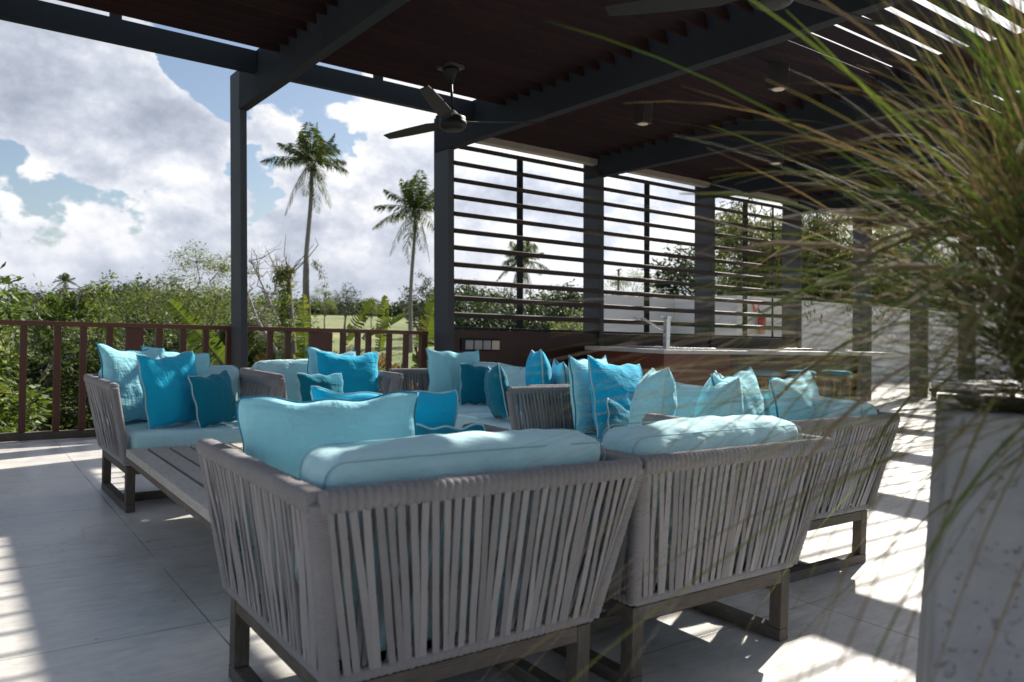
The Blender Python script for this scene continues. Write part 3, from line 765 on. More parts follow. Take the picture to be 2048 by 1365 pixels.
# tilt < 0 leans the top back (away from the -y front)
SZ = .462
PIL = [
    # chair by the railing (faces -Y)
    (.50, .50, .17, 'aqua', 'bluepipe', (1.00, 5.36, SZ), 30, -14, 3, 'large pale aqua pillow against the left arm of the chair beside the railing'),
    (.46, .46, .17, 'blue', 'lightpipe', (1.17, 5.14, SZ), 33, -12, -2, 'bright blue pillow in the middle of the three beside the railing'),
    (.33, .34, .15, 'teal', 'lightpipe', (1.40, 5.06, SZ), 30, -14, -4, 'small dark teal pillow in front of the bright blue one beside the railing'),
    (.45, .45, .15, 'aqua', 'bluepipe', (1.22, 5.44, SZ + .03), 8, -16, 6, 'pale aqua pillow whose corner peeks out behind the two others beside the railing'),
    # far row chair
    (.52, .46, .17, 'blue', 'lightpipe', (2.60, 5.76, SZ), -6, -15, 0, 'large bright blue pillow upright in front of the banana plants'),
    (.37, .30, .14, 'teal', 'lightpipe', (2.30, 5.56, SZ), 4, -18, 0, 'small dark teal pillow in front of the bright blue one in the far row'),
    (.42, .44, .13, 'aqua', 'bluepipe', (2.52, 5.95, SZ + .03), -2, -12, 4, 'pale pillow hardly showing behind the bright blue one in the far row'),
    # far corner
    (.50, .48, .17, 'aqua', 'bluepipe', (3.66, 5.90, SZ), -14, -12, 0, 'pale aqua pillow upright in front of the sockets'),
    (.36, .36, .15, 'teal', 'lightpipe', (3.73, 5.62, SZ), -8, -10, 2, 'small dark teal pillow leaning on the pale one in front of the sockets'),
    # upright blue and its neighbours
    (.42, .52, .19, 'blue', 'lightpipe', (3.56, 4.52, SZ), 62, -6, 3, 'tall bright blue pillow seen edge on behind the rope arm'),
    (.40, .40, .17, 'teal', 'lightpipe', (3.30, 4.66, SZ), 68, -10, 8, 'dark teal pillow seen edge on left of the tall blue one'),
    (.42, .44, .16, 'aqua', 'bluepipe', (3.80, 4.52, SZ), 60, -10, 0, 'pale pillow right of the tall edge on blue one'),
    # big pair
    (.50, .50, .16, 'aqua', 'bluepipe', (3.42, 3.78, SZ), 20, -8, 0, 'large pale pillow behind the big bright blue one with creased corner'),
    (.54, .52, .20, 'blue', 'lightpipe', (3.42, 3.50, SZ - .02), 10, -16, 6, 'big bright blue pillow with long creases in the middle of the right column'),
    (.32, .32, .13, 'teal', 'lightpipe', (3.66, 3.34, SZ), -10, -16, 25, 'small dark teal pillow just showing between the big blue one and its pale neighbour'),
    (.30, .30, .12, 'teal', 'lightpipe', (3.16, 3.22, SZ - .02), 10, -30, 30, 'teal pillow tip showing above the gap between the two near back cushions'),
    (.48, .44, .15, 'aqua', 'bluepipe', (3.78, 4.02, SZ + .03), 30, -16, 0, 'pale pillow edge showing behind the big bright blue one'),
    # half hidden chair
    (.54, .48, .22, 'aqua', 'lightpipe', (2.98, 2.90, SZ), -128, -8, -3, 'pale pillow with blue shaded front, first of the pair behind the near right cushion'),
    (.52, .46, .20, 'aqua', 'lightpipe', (3.14, 2.62, SZ), -128, -10, 2, 'pale pillow second of the pair behind the near right cushion'),
    (.50, .48, .19, 'aqua', 'bluepipe', (3.40, 2.56, SZ), 14, -12, -4, 'pale blue pillow behind grass blades, third from the big bright blue one'),
    (.50, .48, .19, 'aqua', 'bluepipe', (3.60, 2.36, SZ), 12, -10, -6, 'pale creased pillow farthest right among the grass blades'),
    # nearest chair
    (.54, .45, .17, 'aqua', 'bluepipe', (.935, 2.19, SZ - .012), -32, -6, -3, 'large pale aqua pillow with blue piping on the nearest armchair'),
    (.51, .44, .17, 'blue', 'lightpipe', (1.22, 2.42, SZ - .01), -28, -8, 0, 'bright blue pillow behind the large pale one on the nearest armchair'),
    (.28, .31, .13, 'teal', 'lightpipe', (1.345, 2.24, SZ + .015), -24, 2, 0, 'teal pillow barely showing above the nearest back cushion'),
]
for i, p in enumerate(PIL): pillow(*p, seed=i + 1, sag=(.02 if i >= 21 else .05))

# ------------------------------------------------------------------ coffee table
tb = empty('coffee_table', (1.5, 3.9, 0), label='low weathered slatted timber coffee table between the armchairs', cat='coffee table')
m = MB(); x = .815; k = 0
while x < 2.25:
    m.box(x, x + .094, 3.02, 4.76, .345, .388); x += .112; k += 1
m.build('slatted_top', 'teaky', tb, True, .003)
m = MB()
for y in (3.10, 3.55, 4.0, 4.45, 4.68): m.box(.86, 2.22, y, y + .05, .300, .344)
m.box(.817, .845, 3.02, 4.76, .314, .343); m.box(2.235, 2.262, 3.02, 4.76, .314, .343); m.build('cross_bearers', 'teakx', tb, True, .002)
for x in (1.25, 1.80):
    for y in (3.5, 4.2):
        m = MB(); m.box(x, x + .07, y, y + .07, 0, .299); m.build('leg', 'teak', tb, True, .003)

# ------------------------------------------------------------------ planter with fountain grass
def at(px, py, D): return Vector((0, 0, 1.1)) + (_f + _r * ((px - 1024) / 1562) + _u * ((682.5 - py) / 1562)) * D
pc = at(1886, 822, 1.16); PZ = pc.z
PA = -R(62.5); hx = Vector((math.cos(PA), math.sin(PA), 0)); hy = Vector((-math.sin(PA), math.cos(PA), 0))
pcen = Vector((pc.x, pc.y, 0)) + hx * .235 + hy * .235
pl = empty('planter', (pcen.x, pcen.y, 0), PA, 'tall square pitted concrete planter at the right edge', 'planter')
m = MB(); s0_, s1_ = .262, .228; tk = .03
def ring(s_, z): return [(-s_, -s_, z), (s_, -s_, z), (s_, s_, z), (-s_, s_, z)]
V_ = ring(s0_, 0) + ring(s1_, PZ) + ring(s1_ - tk, PZ) + ring(s1_ - tk, PZ - .05)
F_ = [(3, 2, 1, 0)] + [(a * 4 + j, a * 4 + (j + 1) % 4, a * 4 + 4 + (j + 1) % 4, a * 4 + 4 + j) for a in range(3) for j in range(4)] + [(12, 13, 14, 15)]
m.add(V_, F_); m.build('pot', 'stone', pl, bevel=.008, seg=3)
m = MB(); m.box(-s1_ + tk + .002, s1_ - tk - .002, -s1_ + tk + .002, s1_ - tk - .002, PZ - .045, PZ - .03); m.build('soil', 'soil', pl)

def grass_plant():
    rg = np.random.RandomState(5); base = pcen + hx * .05 + Vector((0, 0, PZ - .03))
    left = math.atan2(-_r0.y, -_r0.x)
    g = empty('fountain_grass', base, 0, 'big arching clump of green and brown fountain grass in the planter', 'grass plant')
    V = []; F = []
    S = 12
    def blade(a, e0, L, droop, wd, bx, by, curl=0.):
        dx, dy = math.cos(a), math.sin(a); px_, py_ = -dy, dx; tw = rg.uniform(-.5, .5)
        b = len(V)
        for k in range(S + 1):
            t = k / S; el = e0
            h_ = L * t * math.cos(el) * (1 + .15 * t); z = L * t * math.sin(el) - droop * L * t ** 2.2
            sd_ = curl * L * t * t
            x = bx + dx * h_ + px_ * sd_; y = by + dy * h_ + py_ * sd_
            w2 = wd * (1 - t ** 2.5) * (.7 + .3 * min(1, t * 6)) / 2 + .0004
            cx, cy, cz = px_ * math.cos(tw), py_ * math.cos(tw), math.sin(tw)
            V.append((x - cx * w2, y - cy * w2, z - cz * w2)); V.append((x + cx * w2, y + cy * w2, z + cz * w2))
        for k in range(S):
            q = b + 2 * k; F.append((q, q + 1, q + 3, q + 2))
    for i in range(1650):
        r_ = .10 * math.sqrt(rg.rand()); a0 = rg.rand() * 6.28; bx, by = r_ * math.cos(a0), r_ * math.sin(a0)
        a = left + rg.normal(0, 1.15) if rg.rand() < .62 else rg.rand() * 6.28
        e0 = R(np.clip(rg.normal(69, 15), 15, 89)); L = .42 + .80 * rg.rand() ** 1.7
        blade(a, e0, L, rg.uniform(.15, .80), rg.uniform(.0022, .0052), bx, by, rg.normal(0, .12))
    for i in range(1300):   # short dense thatch over the crown of the plant
        r_ = .15 * math.sqrt(rg.rand()); a0 = rg.rand() * 6.28
        blade(rg.rand() * 6.28, R(np.clip(rg.normal(74, 14), 20, 89)), rg.uniform(.22, .72), rg.uniform(.02, .35), rg.uniform(.002, .0045), r_ * math.cos(a0), r_ * math.sin(a0), rg.normal(0, .1))
    for i in range(900):    # tall upright core of the clump
        r_ = .13 * math.sqrt(rg.rand()); a0 = rg.rand() * 6.28
        blade(rg.rand() * 6.28, R(np.clip(rg.normal(79, 7), 55, 90)), rg.uniform(.55, 1.1), rg.uniform(.03, .30), rg.uniform(.0022, .005), r_ * math.cos(a0), r_ * math.sin(a0), rg.normal(0, .12))
    for i in range(60):    # long arching blades reaching out to the left
        a = left + rg.normal(0.1, .38)
        blade(a, R(rg.uniform(35, 66)), rg.uniform(.8, 1.25), rg.uniform(.45, 1.25), rg.uniform(.003, .0055), 0, 0, rg.normal(0, .12))
    for i in range(36):   # low dry blades that hang over the rim
        a = left + rg.normal(0, .9); blade(a, R(rg.uniform(5, 40)), rg.uniform(.45, 1.0), rg.uniform(.5, 1.05), rg.uniform(.002, .004), 0, 0, rg.normal(0, .15))
    for i in range(230):   # low sweep of drier blades leaning out over the rim
        r_ = .10 * math.sqrt(rg.rand()); a0 = rg.rand() * 6.28
        blade(left + rg.normal(.05, .42), R(rg.uniform(8, 44)), .35 + .60 * rg.rand(), rg.uniform(.15, .55), rg.uniform(.0016, .0034), r_ * math.cos(a0), r_ * math.sin(a0), rg.normal(0, .12))
    V = np.array(V); wv = V + np.array(base)
    # drop blades that would come closer than .45 m to the lens
    d = np.linalg.norm(wv - np.array((0, 0, 1.1)), axis=1).reshape(-1, 2 * (S + 1)).min(1)
    F = np.array(F).reshape(-1, S, 4)[d > .62].reshape(-1, 4)
    used = np.unique(F); mp = np.zeros(len(V), int); mp[used] = np.arange(len(used))
    np_mesh('blades', V[used], mp[F], 'grassblade', g, True)
    # seed stalks
    m = MB(); 
    for i in range(26):
        a = left + rg.normal(0, .7); e0 = R(rg.uniform(35, 75)); L = rg.uniform(.7, 1.05); dr = rg.uniform(.3, .8); pts = []
        for k in range(9):
            t = k / 8; pts.append((math.cos(a) * L * t * math.cos(e0), math.sin(a) * L * t * math.cos(e0), L * t * math.sin(e0) - dr * L * t ** 2.3))
        if min((Vector(p) + base - Vector((0, 0, 1.1))).length for p in pts) < .6: continue
        m.tube(pts, [.0012] * 6 + [.003, .0035, .001], 5)
    m.build('seed_stalks', 'grassblade', g)
grass_plant()

# ------------------------------------------------------------------ vegetation
def leaves(centers, radius, per, size, rg, up=.5, aspect=.5, droop=0.):
    """diamond leaf cards scattered around cluster centres"""
    C_ = np.asarray(centers); n = len(C_) * per
    c = np.repeat(C_, per, axis=0)
    d = rg.normal(size=(n, 3)); d /= np.linalg.norm(d, axis=1)[:, None] + 1e-9
    rr = radius * (rg.rand(n) ** .5)[:, None]
    rad_ = np.repeat(rg.uniform(.6, 1.25, len(C_)), per)[:, None]
    p = c + d * rr * rad_ * np.array((1, 1, .75))
    nrm = rg.normal(size=(n, 3)); nrm[:, 2] = np.abs(nrm[:, 2]) + up * 1.6; nrm /= np.linalg.norm(nrm, axis=1)[:, None]
    ax = d + rg.normal(size=(n, 3)) * .5; ax[:, 2] -= droop
    ax -= nrm * (ax * nrm).sum(1)[:, None]; ax /= np.linalg.norm(ax, axis=1)[:, None] + 1e-9
    sd_ = np.cross(nrm, ax); s_ = (size * rg.uniform(.6, 1.35, n))[:, None]
    v = np.stack([p, p + ax * s_ * .5 + sd_ * s_ * aspect / 2 - nrm * s_ * .06, p + ax * s_, p + ax * s_ * .5 - sd_ * s_ * aspect / 2 - nrm * s_ * .06], 1).reshape(-1, 3)
    f = np.arange(n * 4).reshape(-1, 4)
    return v, f

def limb(m, a, b, r0, r1, rg, segs=4, wob=.12, n=6):
    a = Vector(a); b = Vector(b); L = (b - a).length; pts = []
    for k in range(segs + 1):
        t = k / segs; p = a.lerp(b, t)
        if 0 < k < segs: p += Vector(rg.normal(size=3)) * L * wob * .5
        pts.append(p)
    m.tube(pts, [r0 + (r1 - r0) * k / segs for k in range(segs + 1)], n); return pts

def make_tree(name, H, Wd, lf, size, clusters, per, seed, trunk_h=.35, crad=.34, bark='bark', label='', cat='tree', group=None, shape='round', aspect=.5, up=.5, tr=.03, droop=0.):
    rg = np.random.RandomState(seed)
    e = empty(name, (0, 0, 0), 0, label, cat, group)
    m = MB(); zc = H * (trunk_h + (1 - trunk_h) / 2); hz = H * (1 - trunk_h) / 2; hx_ = Wd / 2
    fork = Vector((rg.normal() * .05 * H, rg.normal() * .05 * H, H * trunk_h * .9))
    limb(m, (0, 0, -.3), fork, H * tr, H * tr * .7, rg, 5, .05, 8)
    lob = [(rg.normal(size=3), rg.uniform(.5, 1.0)) for _ in range(7)]
    cs = []; ends = []
    nl = 7
    for i in range(nl):
        a = 2 * math.pi * i / nl + rg.uniform(-.4, .4); k = rg.uniform(.35, .8)
        e1 = Vector((math.cos(a) * hx_ * k, math.sin(a) * hx_ * k, zc + hz * rg.uniform(-.55, .75)))
        pts = limb(m, fork, e1, H * tr * .45, H * tr * .15, rg, 5, .14); ends.append(e1)
    per_l = clusters // nl + 1
    for i in range(clusters):
        if shape == 'round':
            d = Vector(rg.normal(size=3)).normalized(); q = rg.uniform(.55, 1.0)
            q *= .78 + .22 * math.sin(3 * d.x + seed) * math.cos(4 * d.y + 2 * d.z + seed * 2) + .12 * rg.normal()
            c = Vector((d.x * hx_ * q, d.y * hx_ * q, zc + d.z * hz * q))
        else:   # layered / irregular
            e1 = ends[i % nl]; c = e1 + Vector((rg.normal() * hx_ * .26, rg.normal() * hx_ * .26, rg.normal() * hz * .16))
        cs.append(c)
        if i % 2 == 0:
            j = min(ends, key=lambda q_: (q_ - c).length); limb(m, j, c, H * tr * .13, H * tr * .04, rg, 3, .15, 4)
    m.build('trunk', bark, e)
    v, f = leaves([tuple(c) for c in cs], crad * Wd / 2, per, size, rg, up, aspect, droop)
    np_mesh('crown', v, f, lf, e)
    return e

def put(o, x, y, s=1., rz=0., sz=None, label=None, first=False, group=None, z=None):
    c = o if first else copy_tree(o)
    c.location = (x, y, terr(x, y) - .05 if z is None else z); c.scale = (s, s, sz or s); c.rotation_euler = (0, 0, rz)
    if label: c['label'] = label
    if group: c['group'] = group
    return c

# dense broadleaf trees close behind the railing at the left
G1 = 'broadleaf trees beyond the left part of the railing'
near = make_tree('broadleaf_tree', 4.6, 3.4, 'leaf', .105, 240, 78, 11, .16, .17, label='bright green large leaved tree close behind the railing at the left edge', group=G1, aspect=.55)
put(near, -.35, 11.6, 1.04, 0, first=True)
mid = make_tree('broadleaf_tree', 4.4, 4.2, 'leafmid', .110, 260, 80, 12, .12, .165, label='', group=G1)
put(mid, 2.0, 16.8, .96, 0, first=True, label='mid green rounded tree second from the left edge, behind the bright leaved one')
put(mid, 4.3, 22.5, .93, 2.0, label='mid green tree whose crown slopes down behind the third baluster group, right of the second')
put(near, 3.3, 27.5, .98, 1.2, label='bright green tree top between the rounded tree and the airy tall tree')
put(mid, 6.2, 33.0, .92, 4.0, label='green tree below and left of the tall airy tree')
put(near, 1.4, 13.2, .60, 3.0, label='low bright green tree behind the railing above the pale pillow')
put(mid, 3.4, 14.5, .55, 5.0, label='low dark hearted green tree behind the railing newel')
put(mid, 6.6, 19.5, .62, .8, label='low green tree behind the railing left of the first post')
put(near, 8.6, 24.0, .72, 2.4, label='low bright green tree behind the railing right of the first post')
put(mid, 9.2, 29.5, .80, 5.2, label='green tree right of the first post under the bare branches')
# airy tree
airy = make_tree('airy_tree', 5.6, 3.9, 'leafyellow', .085, 130, 62, 21, .36, .20, label='tall airy tree with thin yellow green crown left of the first post', shape='irr', tr=.018)
put(airy, 7.2, 29.1, 1.03, .3, first=True)
put(airy, 10.6, 33.0, .62, 2.2, label='short airy tree just right of the first post behind the vine column')
put(airy, 28.5, 69.4, .78, 1.0, label='small airy tree at the field edge left of the grey bare tree')
put(airy, 38.6, 80.5, .66, 3.0, label='small green airy tree right of the grey bare tree')
put(airy, 31.5, 32.1, 1.02, 3.0, label='airy tree beside the thin pole above the white wall')
# dark far trees
dark = make_tree('dark_tree', 4.8, 4.6, 'leafdark', .23, 120, 36, 31, .18, .22, label='', cat='tree', group='dark trees on the far side of the field')
spots = [(9.5, 59.2, .80, 'dark tree on the left skyline right of the tiny far palm'), (13.8, 73.7, .86, 'dark tree on the left skyline, second from the tiny far palm'), (11.9, 53.7, .74, 'dark green tree behind the left side of the airy tree'),
         (37.4, 59.2, 1.12, 'dark tree seen through the first screen beside the second post'), (42.9, 61.5, 1.05, 'dark tree seen through the first screen left of its mullion'),
         (46.5, 62.5, .80, 'dark tree seen low through the first screen right of its mullion'), (35.4, 42.1, 1.03, 'dark tree at the right end of the first screen behind the yellow green bush'),
         (52.4, 46.4, 1.9, 'large dark tree behind the middle screen above the white wall'), (47.0, 36.5, 1.35, 'dark tree behind the third screen under the palm'), (41.0, 44.5, .9, 'dark tree low behind the middle screen')]
for i, (x, y, s, lb) in enumerate(spots): put(dark, x, y, s, i * 1.3, first=(i == 0), label=lb)
rt = make_tree('round_tree', 5.2, 4.4, 'leafdark', .17, 110, 34, 35, .22, .16, label='rounded dark broadleaf tree beside the second palm trunk', tr=.02)
put(rt, 27.0, 47.9, 1.0, 0, first=True)
bush = make_tree('flowering_bush', 3.9, 3.4, 'leafyellow', .085, 170, 40, 41, .06, .20, label='yellow green bush seen low at the right end of the first screen', cat='bush')
put(bush, 22.7, 26.7, 1.0, 0, first=True)
put(bush, 27.0, 26.0, 1.0, 2.0, label='yellow green bush above the white wall right of the third post')
put(bush, 33.5, 28.5, 1.18, 4.0, label='yellow green bush above the white wall left of the fourth post')

# woodland and far tree line, each reads as one mass
def wood_mass(name, rngs, n, lf, size, seed, label, H=(2.5, 4.5), per=110):
    rg = np.random.RandomState(seed); cs = []
    V = []; F = []; b = 0
    for i in range(n):
        a0, a1, d0, d1 = rngs[i % len(rngs)]
        a = R(rg.uniform(a0, a1)); d = rg.uniform(d0, d1); x, y = d * math.cos(a), d * math.sin(a); h = rg.uniform(*H); wd = h * rg.uniform(.5, .8); g = terr(x, y)
        cl = []
        for k in range(14):
            dd = rg.normal(size=3); dd /= np.linalg.norm(dd); q = rg.uniform(.5, 1.)
            cl.append((x + dd[0] * wd * q, y + dd[1] * wd * q, g + h * .5 + dd[2] * h * .5 * q))
        v, f = leaves(cl, wd * .45, per // 14 * 4, size * rg.uniform(.8, 1.2), rg, .5, .6); V.append(v); F.append(f + b); b += len(v)
    o = np_mesh(name, np.concatenate(V), np.concatenate(F), lf); return tag(o, label, 'woodland', kind='stuff')
wood_mass('woodland', [(72, 97, 34, 62), (69.5, 80, 36, 90)], 130, 'leafmid', .20, 51, 'green woodland filling the hillside beyond the railing at the left', (2.6, 3.9))
wood_mass('woodland', [(74, 100, 70, 130)], 60, 'leafdark', .42, 52, 'dark wooded skyline at the left', (2.4, 3.6))
wood_mass('woodland', [(60.5, 72, 190, 240)], 60, 'leafdark', .8, 53, 'bluish tree line at the far side of the pale field', (3, 5))
wood_mass('woodland', [(44, 60.3, 58, 82)], 95, 'leafdark', .34, 54, 'dark tree line seen low through the first screen', (2.6, 4.4))
wood_mass('undergrowth', [(70, 95, 13.5, 24)], 80, 'leafmid', .10, 55, 'low undergrowth behind the balusters of the railing', (1.0, 2.1))
wood_mass('undergrowth', [(57, 70, 20, 34)], 70, 'leafmid', .10, 57, 'low undergrowth behind the railing between the first two posts', (.8, 1.6))

# mottled shrubs right behind the railing
shrub = make_tree('mottled_shrub', 2.5, 1.9, 'croton', .085, 130, 46, 61, .10, .20, label='', cat='shrub', group='mottled shrubs behind the railing')
for i, (x, y, s, lb) in enumerate([(-.25, 9.6, 1.0, 'yellow green mottled shrub behind the railing at the left edge'), (.85, 9.8, .98, 'mottled shrub behind the railing left of the pale pillow'),
                                 (-1.4, 9.9, 1.0, 'mottled shrub behind the railing beyond the left edge'), (2.9, 10.0, .95, 'mottled shrub with orange leaves behind the railing right of the first post')]):
    put(shrub, x, y, s, i * 1.7, first=(i == 0), label=lb)

# palms
def make_palm(H, crown_r, seed, label, nf=17, tilt=0., dry=3, group='tall palms beyond the terrace', droopy=0.):
    rg = np.random.RandomState(seed); e = empty('palm_tree', (0, 0, 0), 0, label, 'palm tree', group)
    m = MB(); pts = []; rr = []
    for k in range(41):
        t = k / 40; pts.append((tilt * H * math.sin(t * 2.6) * .5 + .012 * H * math.sin(t * 7 + seed), .010 * H * math.sin(t * 5 + seed * 2), H * t - .3 * (1 - t)))
        rr.append((.155 - .06 * t + .10 * max(0, .08 - t) * 4) * (H / 11) ** .5 * (1 + .05 * (k % 2)))
    m.tube(pts, rr, 10); m.build('trunk', 'palmbark', e)
    top = Vector(pts[-1]); V = []; F = []
    m2 = MB()
    for i in range(nf + dry):
        a = i * 2.399 + rg.uniform(-.3, .3); fr = i / nf
        if i < nf: e0 = R(86 - 100 * fr + rg.uniform(-9, 9)); L = crown_r * rg.uniform(.82, 1.1) * (.80 + .35 * min(fr, .7)); dr = rg.uniform(.12, .34) * (.5 + fr) + droopy
        else: e0 = R(rg.uniform(-70, -40)); L = crown_r * rg.uniform(.6, .9); dr = .5
        dx, dy = math.cos(a), math.sin(a); S = 28; path = []
        for k in range(S + 1):
            t = k / S; h_ = L * t * math.cos(e0) * (1 - .12 * t * t); z = L * t * math.sin(e0) - dr * L * t ** 2
            path.append(Vector((top.x + dx * h_, top.y + dy * h_, top.z + z)))
        m2.tube(path[::3] + [path[-1]], [.035 - .028 * k / 8 for k in range(len(path[::3]) + 1)], 4)
        side = Vector((-dy, dx, 0))
        for k in range(2, S + 1):
            t = k / S; p = path[k]; tg = (path[k] - path[k - 1]).normalized()
            LL = crown_r * .27 * math.sin(math.pi * min(1, .12 + t * .86)) ** .6 * rg.uniform(.8, 1.15)
            for sg_ in (-1, 1):
                for q in range(2):
                    if rg.rand() < (.10 if i < nf else .3): continue
                    pp = p + tg * (q * L / S * .5)
                    dd = (side * sg_ * .8 + tg * rg.uniform(.45, .8) + Vector((0, 0, -rg.uniform(.05, .75)))).normalized()
                    tip = pp + dd * LL + Vector((0, 0, -LL * .25)); w_ = tg * (.024 * crown_r / 2)
                    b = len(V); md = pp + dd * LL * .55
                    V += [pp - w_, md - w_ * .9, tip, md + w_ * .9, ]; F.append((b, b + 1, b + 2, b + 3))
    np_mesh('fronds', np.array([tuple(v) for v in V]), np.array(F), 'frond', e)
    m2.build('frond_stems', 'frond', e)
    m = MB(); 
    for k in range(9):
        a = k * .7; m.lathe([(.02, -.12), (.10, -.06), (.12, .02), (.08, .10), (.02, .13)], (top.x + .17 * math.cos(a), top.y + .17 * math.sin(a), top.z - .22 - .1 * (k % 3)), 8)
    m.build('coconuts', 'leafdry', e)
    return e
p1 = make_palm(10.6, 2.6, 71, 'tallest palm, full crown, right of the first post', 21, tilt=-.02); put(p1, 15.2, 39.2, 1, 0, first=True)
p2 = make_palm(9.0, 2.75, 72, 'second palm, partly hidden by the second post', 20, tilt=.02, dry=5); put(p2, 22.9, 42.2, 1, 1.0, first=True)
p3 = make_palm(6.5, 2.9, 73, 'palm behind the first louvre screen, crossed by its mullion', 17, dry=6, droopy=.15); put(p3, 36.8, 50.0, 1, 2.0, first=True)
p4 = make_palm(7.4, 2.6, 74, 'palm behind the third louvre screen', 17, droopy=.1); put(p4, 38.9, 31.5, 1, .5, first=True)
p5 = copy_tree(p3); p5.location = (15.7, 149, 2.6); p5.scale = (.8, .8, .75); p5['label'] = 'tiny far palm on the left skyline'

# bare trees
def bare_tree(name, base, tips, r0, seed, label, mat='deadwood', cat='bare tree', twigs=10, spread=.5, leafy=None):
    rg = np.random.RandomState(seed); e = empty(name, base, 0, label, cat); m = MB(); tl = []
    for path, ra, rb in tips:
        m.tube(path, [ra + (rb - ra) * k / (len(path) - 1) for k in range(len(path))], 7)
        for k in range(twigs):
            t = rg.uniform(.3, 1); i = min(len(path) - 2, int(t * (len(path) - 1))); p = Vector(path[i]).lerp(Vector(path[i + 1]), t * (len(path) - 1) - i)
            d = Vector(rg.normal(size=3)); d.z = abs(d.z) * 1.3; d.normalize(); q = p + d * spread * rg.uniform(.6, 1.4)
            pts = limb(m, p, q, rb * .9 + .006, .006, rg, 4, .22, 4); tl.append(q)
            for _ in range(3):
                d2 = (d + Vector(rg.normal(size=3)) * .6).normalized(); q2 = pts[rg.randint(1, 4)] + d2 * spread * rg.uniform(.4, .8); limb(m, pts[2], q2, .009, .004, rg, 3, .25, 3); tl.append(q2)
    m.build('branches', mat, e)
    if leafy:
        v, f = leaves([tuple(t) for t in tl], leafy[2], leafy[1], leafy[3], rg, .3, .5); np_mesh('sparse_leaves', v, f, leafy[0], e)
    return e
x, y = 8.0, 23.2; g = terr(x, y)
bare_tree('bare_tree', (x, y, g), [([(.6, 0, -.2), (.5, 0, 1.4), (.05, .1, 2.4), (-.5, .2, 3.3), (-.9, .3, 4.4), (-1.1, .3, 5.3)], .09, .02), ([(.25, .05, 2.0), (.2, 0, 3.0), (-.35, -.1, 4.1), (-.9, -.2, 5.1)], .05, .015), ([(-.5, .2, 3.3), (0, .2, 4.2), (.1, .2, 4.9)], .03, .012)],
          .1, 81, 'pale leafless forked tree leaning beside the first post', twigs=16, spread=.7)
x, y = 7.55, 20.9; g = terr(x, y)
vc = empty('vine_covered_trunk', (x, y, g), 0, 'dead trunk wrapped in green vines with a ragged brown top right of the first post', 'dead tree')
m = MB(); m.tube([(.3, 0, -.2), (.2, 0, 2), (.05, 0, 3.6), (-.05, 0, 5.0)], [.14, .12, .10, .07], 8)
rgv = np.random.RandomState(82)
for k in range(12): limb(m, (-.05, 0, 4.7), (rgv.normal() * .5 - .05, rgv.normal() * .3, 5.0 + rgv.rand() * .9), .02, .006, rgv, 3, .25, 4)
m.build('trunk', 'bark', vc)
cs = [(.25 - .06 * k / 4 + rgv.normal() * .09, rgv.normal() * .1, 1.2 + k * .115) for k in range(33)]
v, f = leaves(cs, .20, 110, .075, rgv, .1, .6, 1.); np_mesh('vine_leaves', v, f, 'leafyellow', vc)
cs = [(-.18 + rgv.normal() * .02, rgv.normal() * .02, 4.80 + rgv.normal() * .02) for k in range(12)]
v, f = leaves(cs, .30, 60, .09, rgv, .1, .25, 1.); np_mesh('dry_tuft', v, f, 'leafdry', vc)
x, y = 32.2, 73.3; g = terr(x, y)
bare_tree('bare_tree', (x, y, g), [([(0, 0, -.2), (.1, 0, 1.2), (-.2, 0, 2.2), (-.6, 0, 3.2)], .12, .03), ([(.1, 0, 1.2), (.5, .2, 2.0), (.9, .3, 3.0)], .08, .02), ([(0, 0, 1.5), (.05, -.3, 2.6), (.0, -.3, 3.9)], .07, .02)], .12, 83,
          'grey half bare tree standing in the pale field', mat='bark', twigs=14, spread=.9, leafy=('leafdark', 6, .35, .2))
# broken palm stump beside palm one
x, y = 10.75, 28.1; g = terr(x, y); e = empty('broken_trunk', (x, y, g), 0, 'dark broken off trunk with a dangling frond beside the tallest palm', 'dead tree')
m = MB(); m.tube([(.35, 0, -.2), (.25, 0, 2), (.08, 0, 4), (.05, 0, 5.2)], [.11, .1, .09, .08], 8); m.build('trunk', 'bark', e)
v, f = leaves([(.35 + .08 * k, 0, 5.1 - .09 * k * k * .35) for k in range(7)], .12, 26, .16, rgv, .1, .2, 1.5); np_mesh('dangling_frond', v, f, 'leafdry', e)
# branch tip reaching in at the far left
e = bare_tree('bare_tree', (-2.2, 12.0, terr(-2.2, 12)), [([(0, 0, 0), (.3, 0, 3.2), (1.0, .1, 5.2), (1.75, .2, 5.62), (2.3, .2, 5.66)], .07, .008)], .07, 85, 'thin bare branch reaching in from the left edge of the sky', mat='bark', twigs=12, spread=.35)
# pole above the wall
m = MB(); g = terr(24.1, 25.4); m.tube([(0, 0, 0), (0, 0, 5.3)], [.06, .05], 8); m.tube([(-.1, 0, 5.25), (.18, .05, 5.33)], .04, 6); o = m.build('utility_pole', 'bark'); o.location = (24.1, 25.4, g); tag(o, 'thin dark pole standing above the white wall', 'pole')

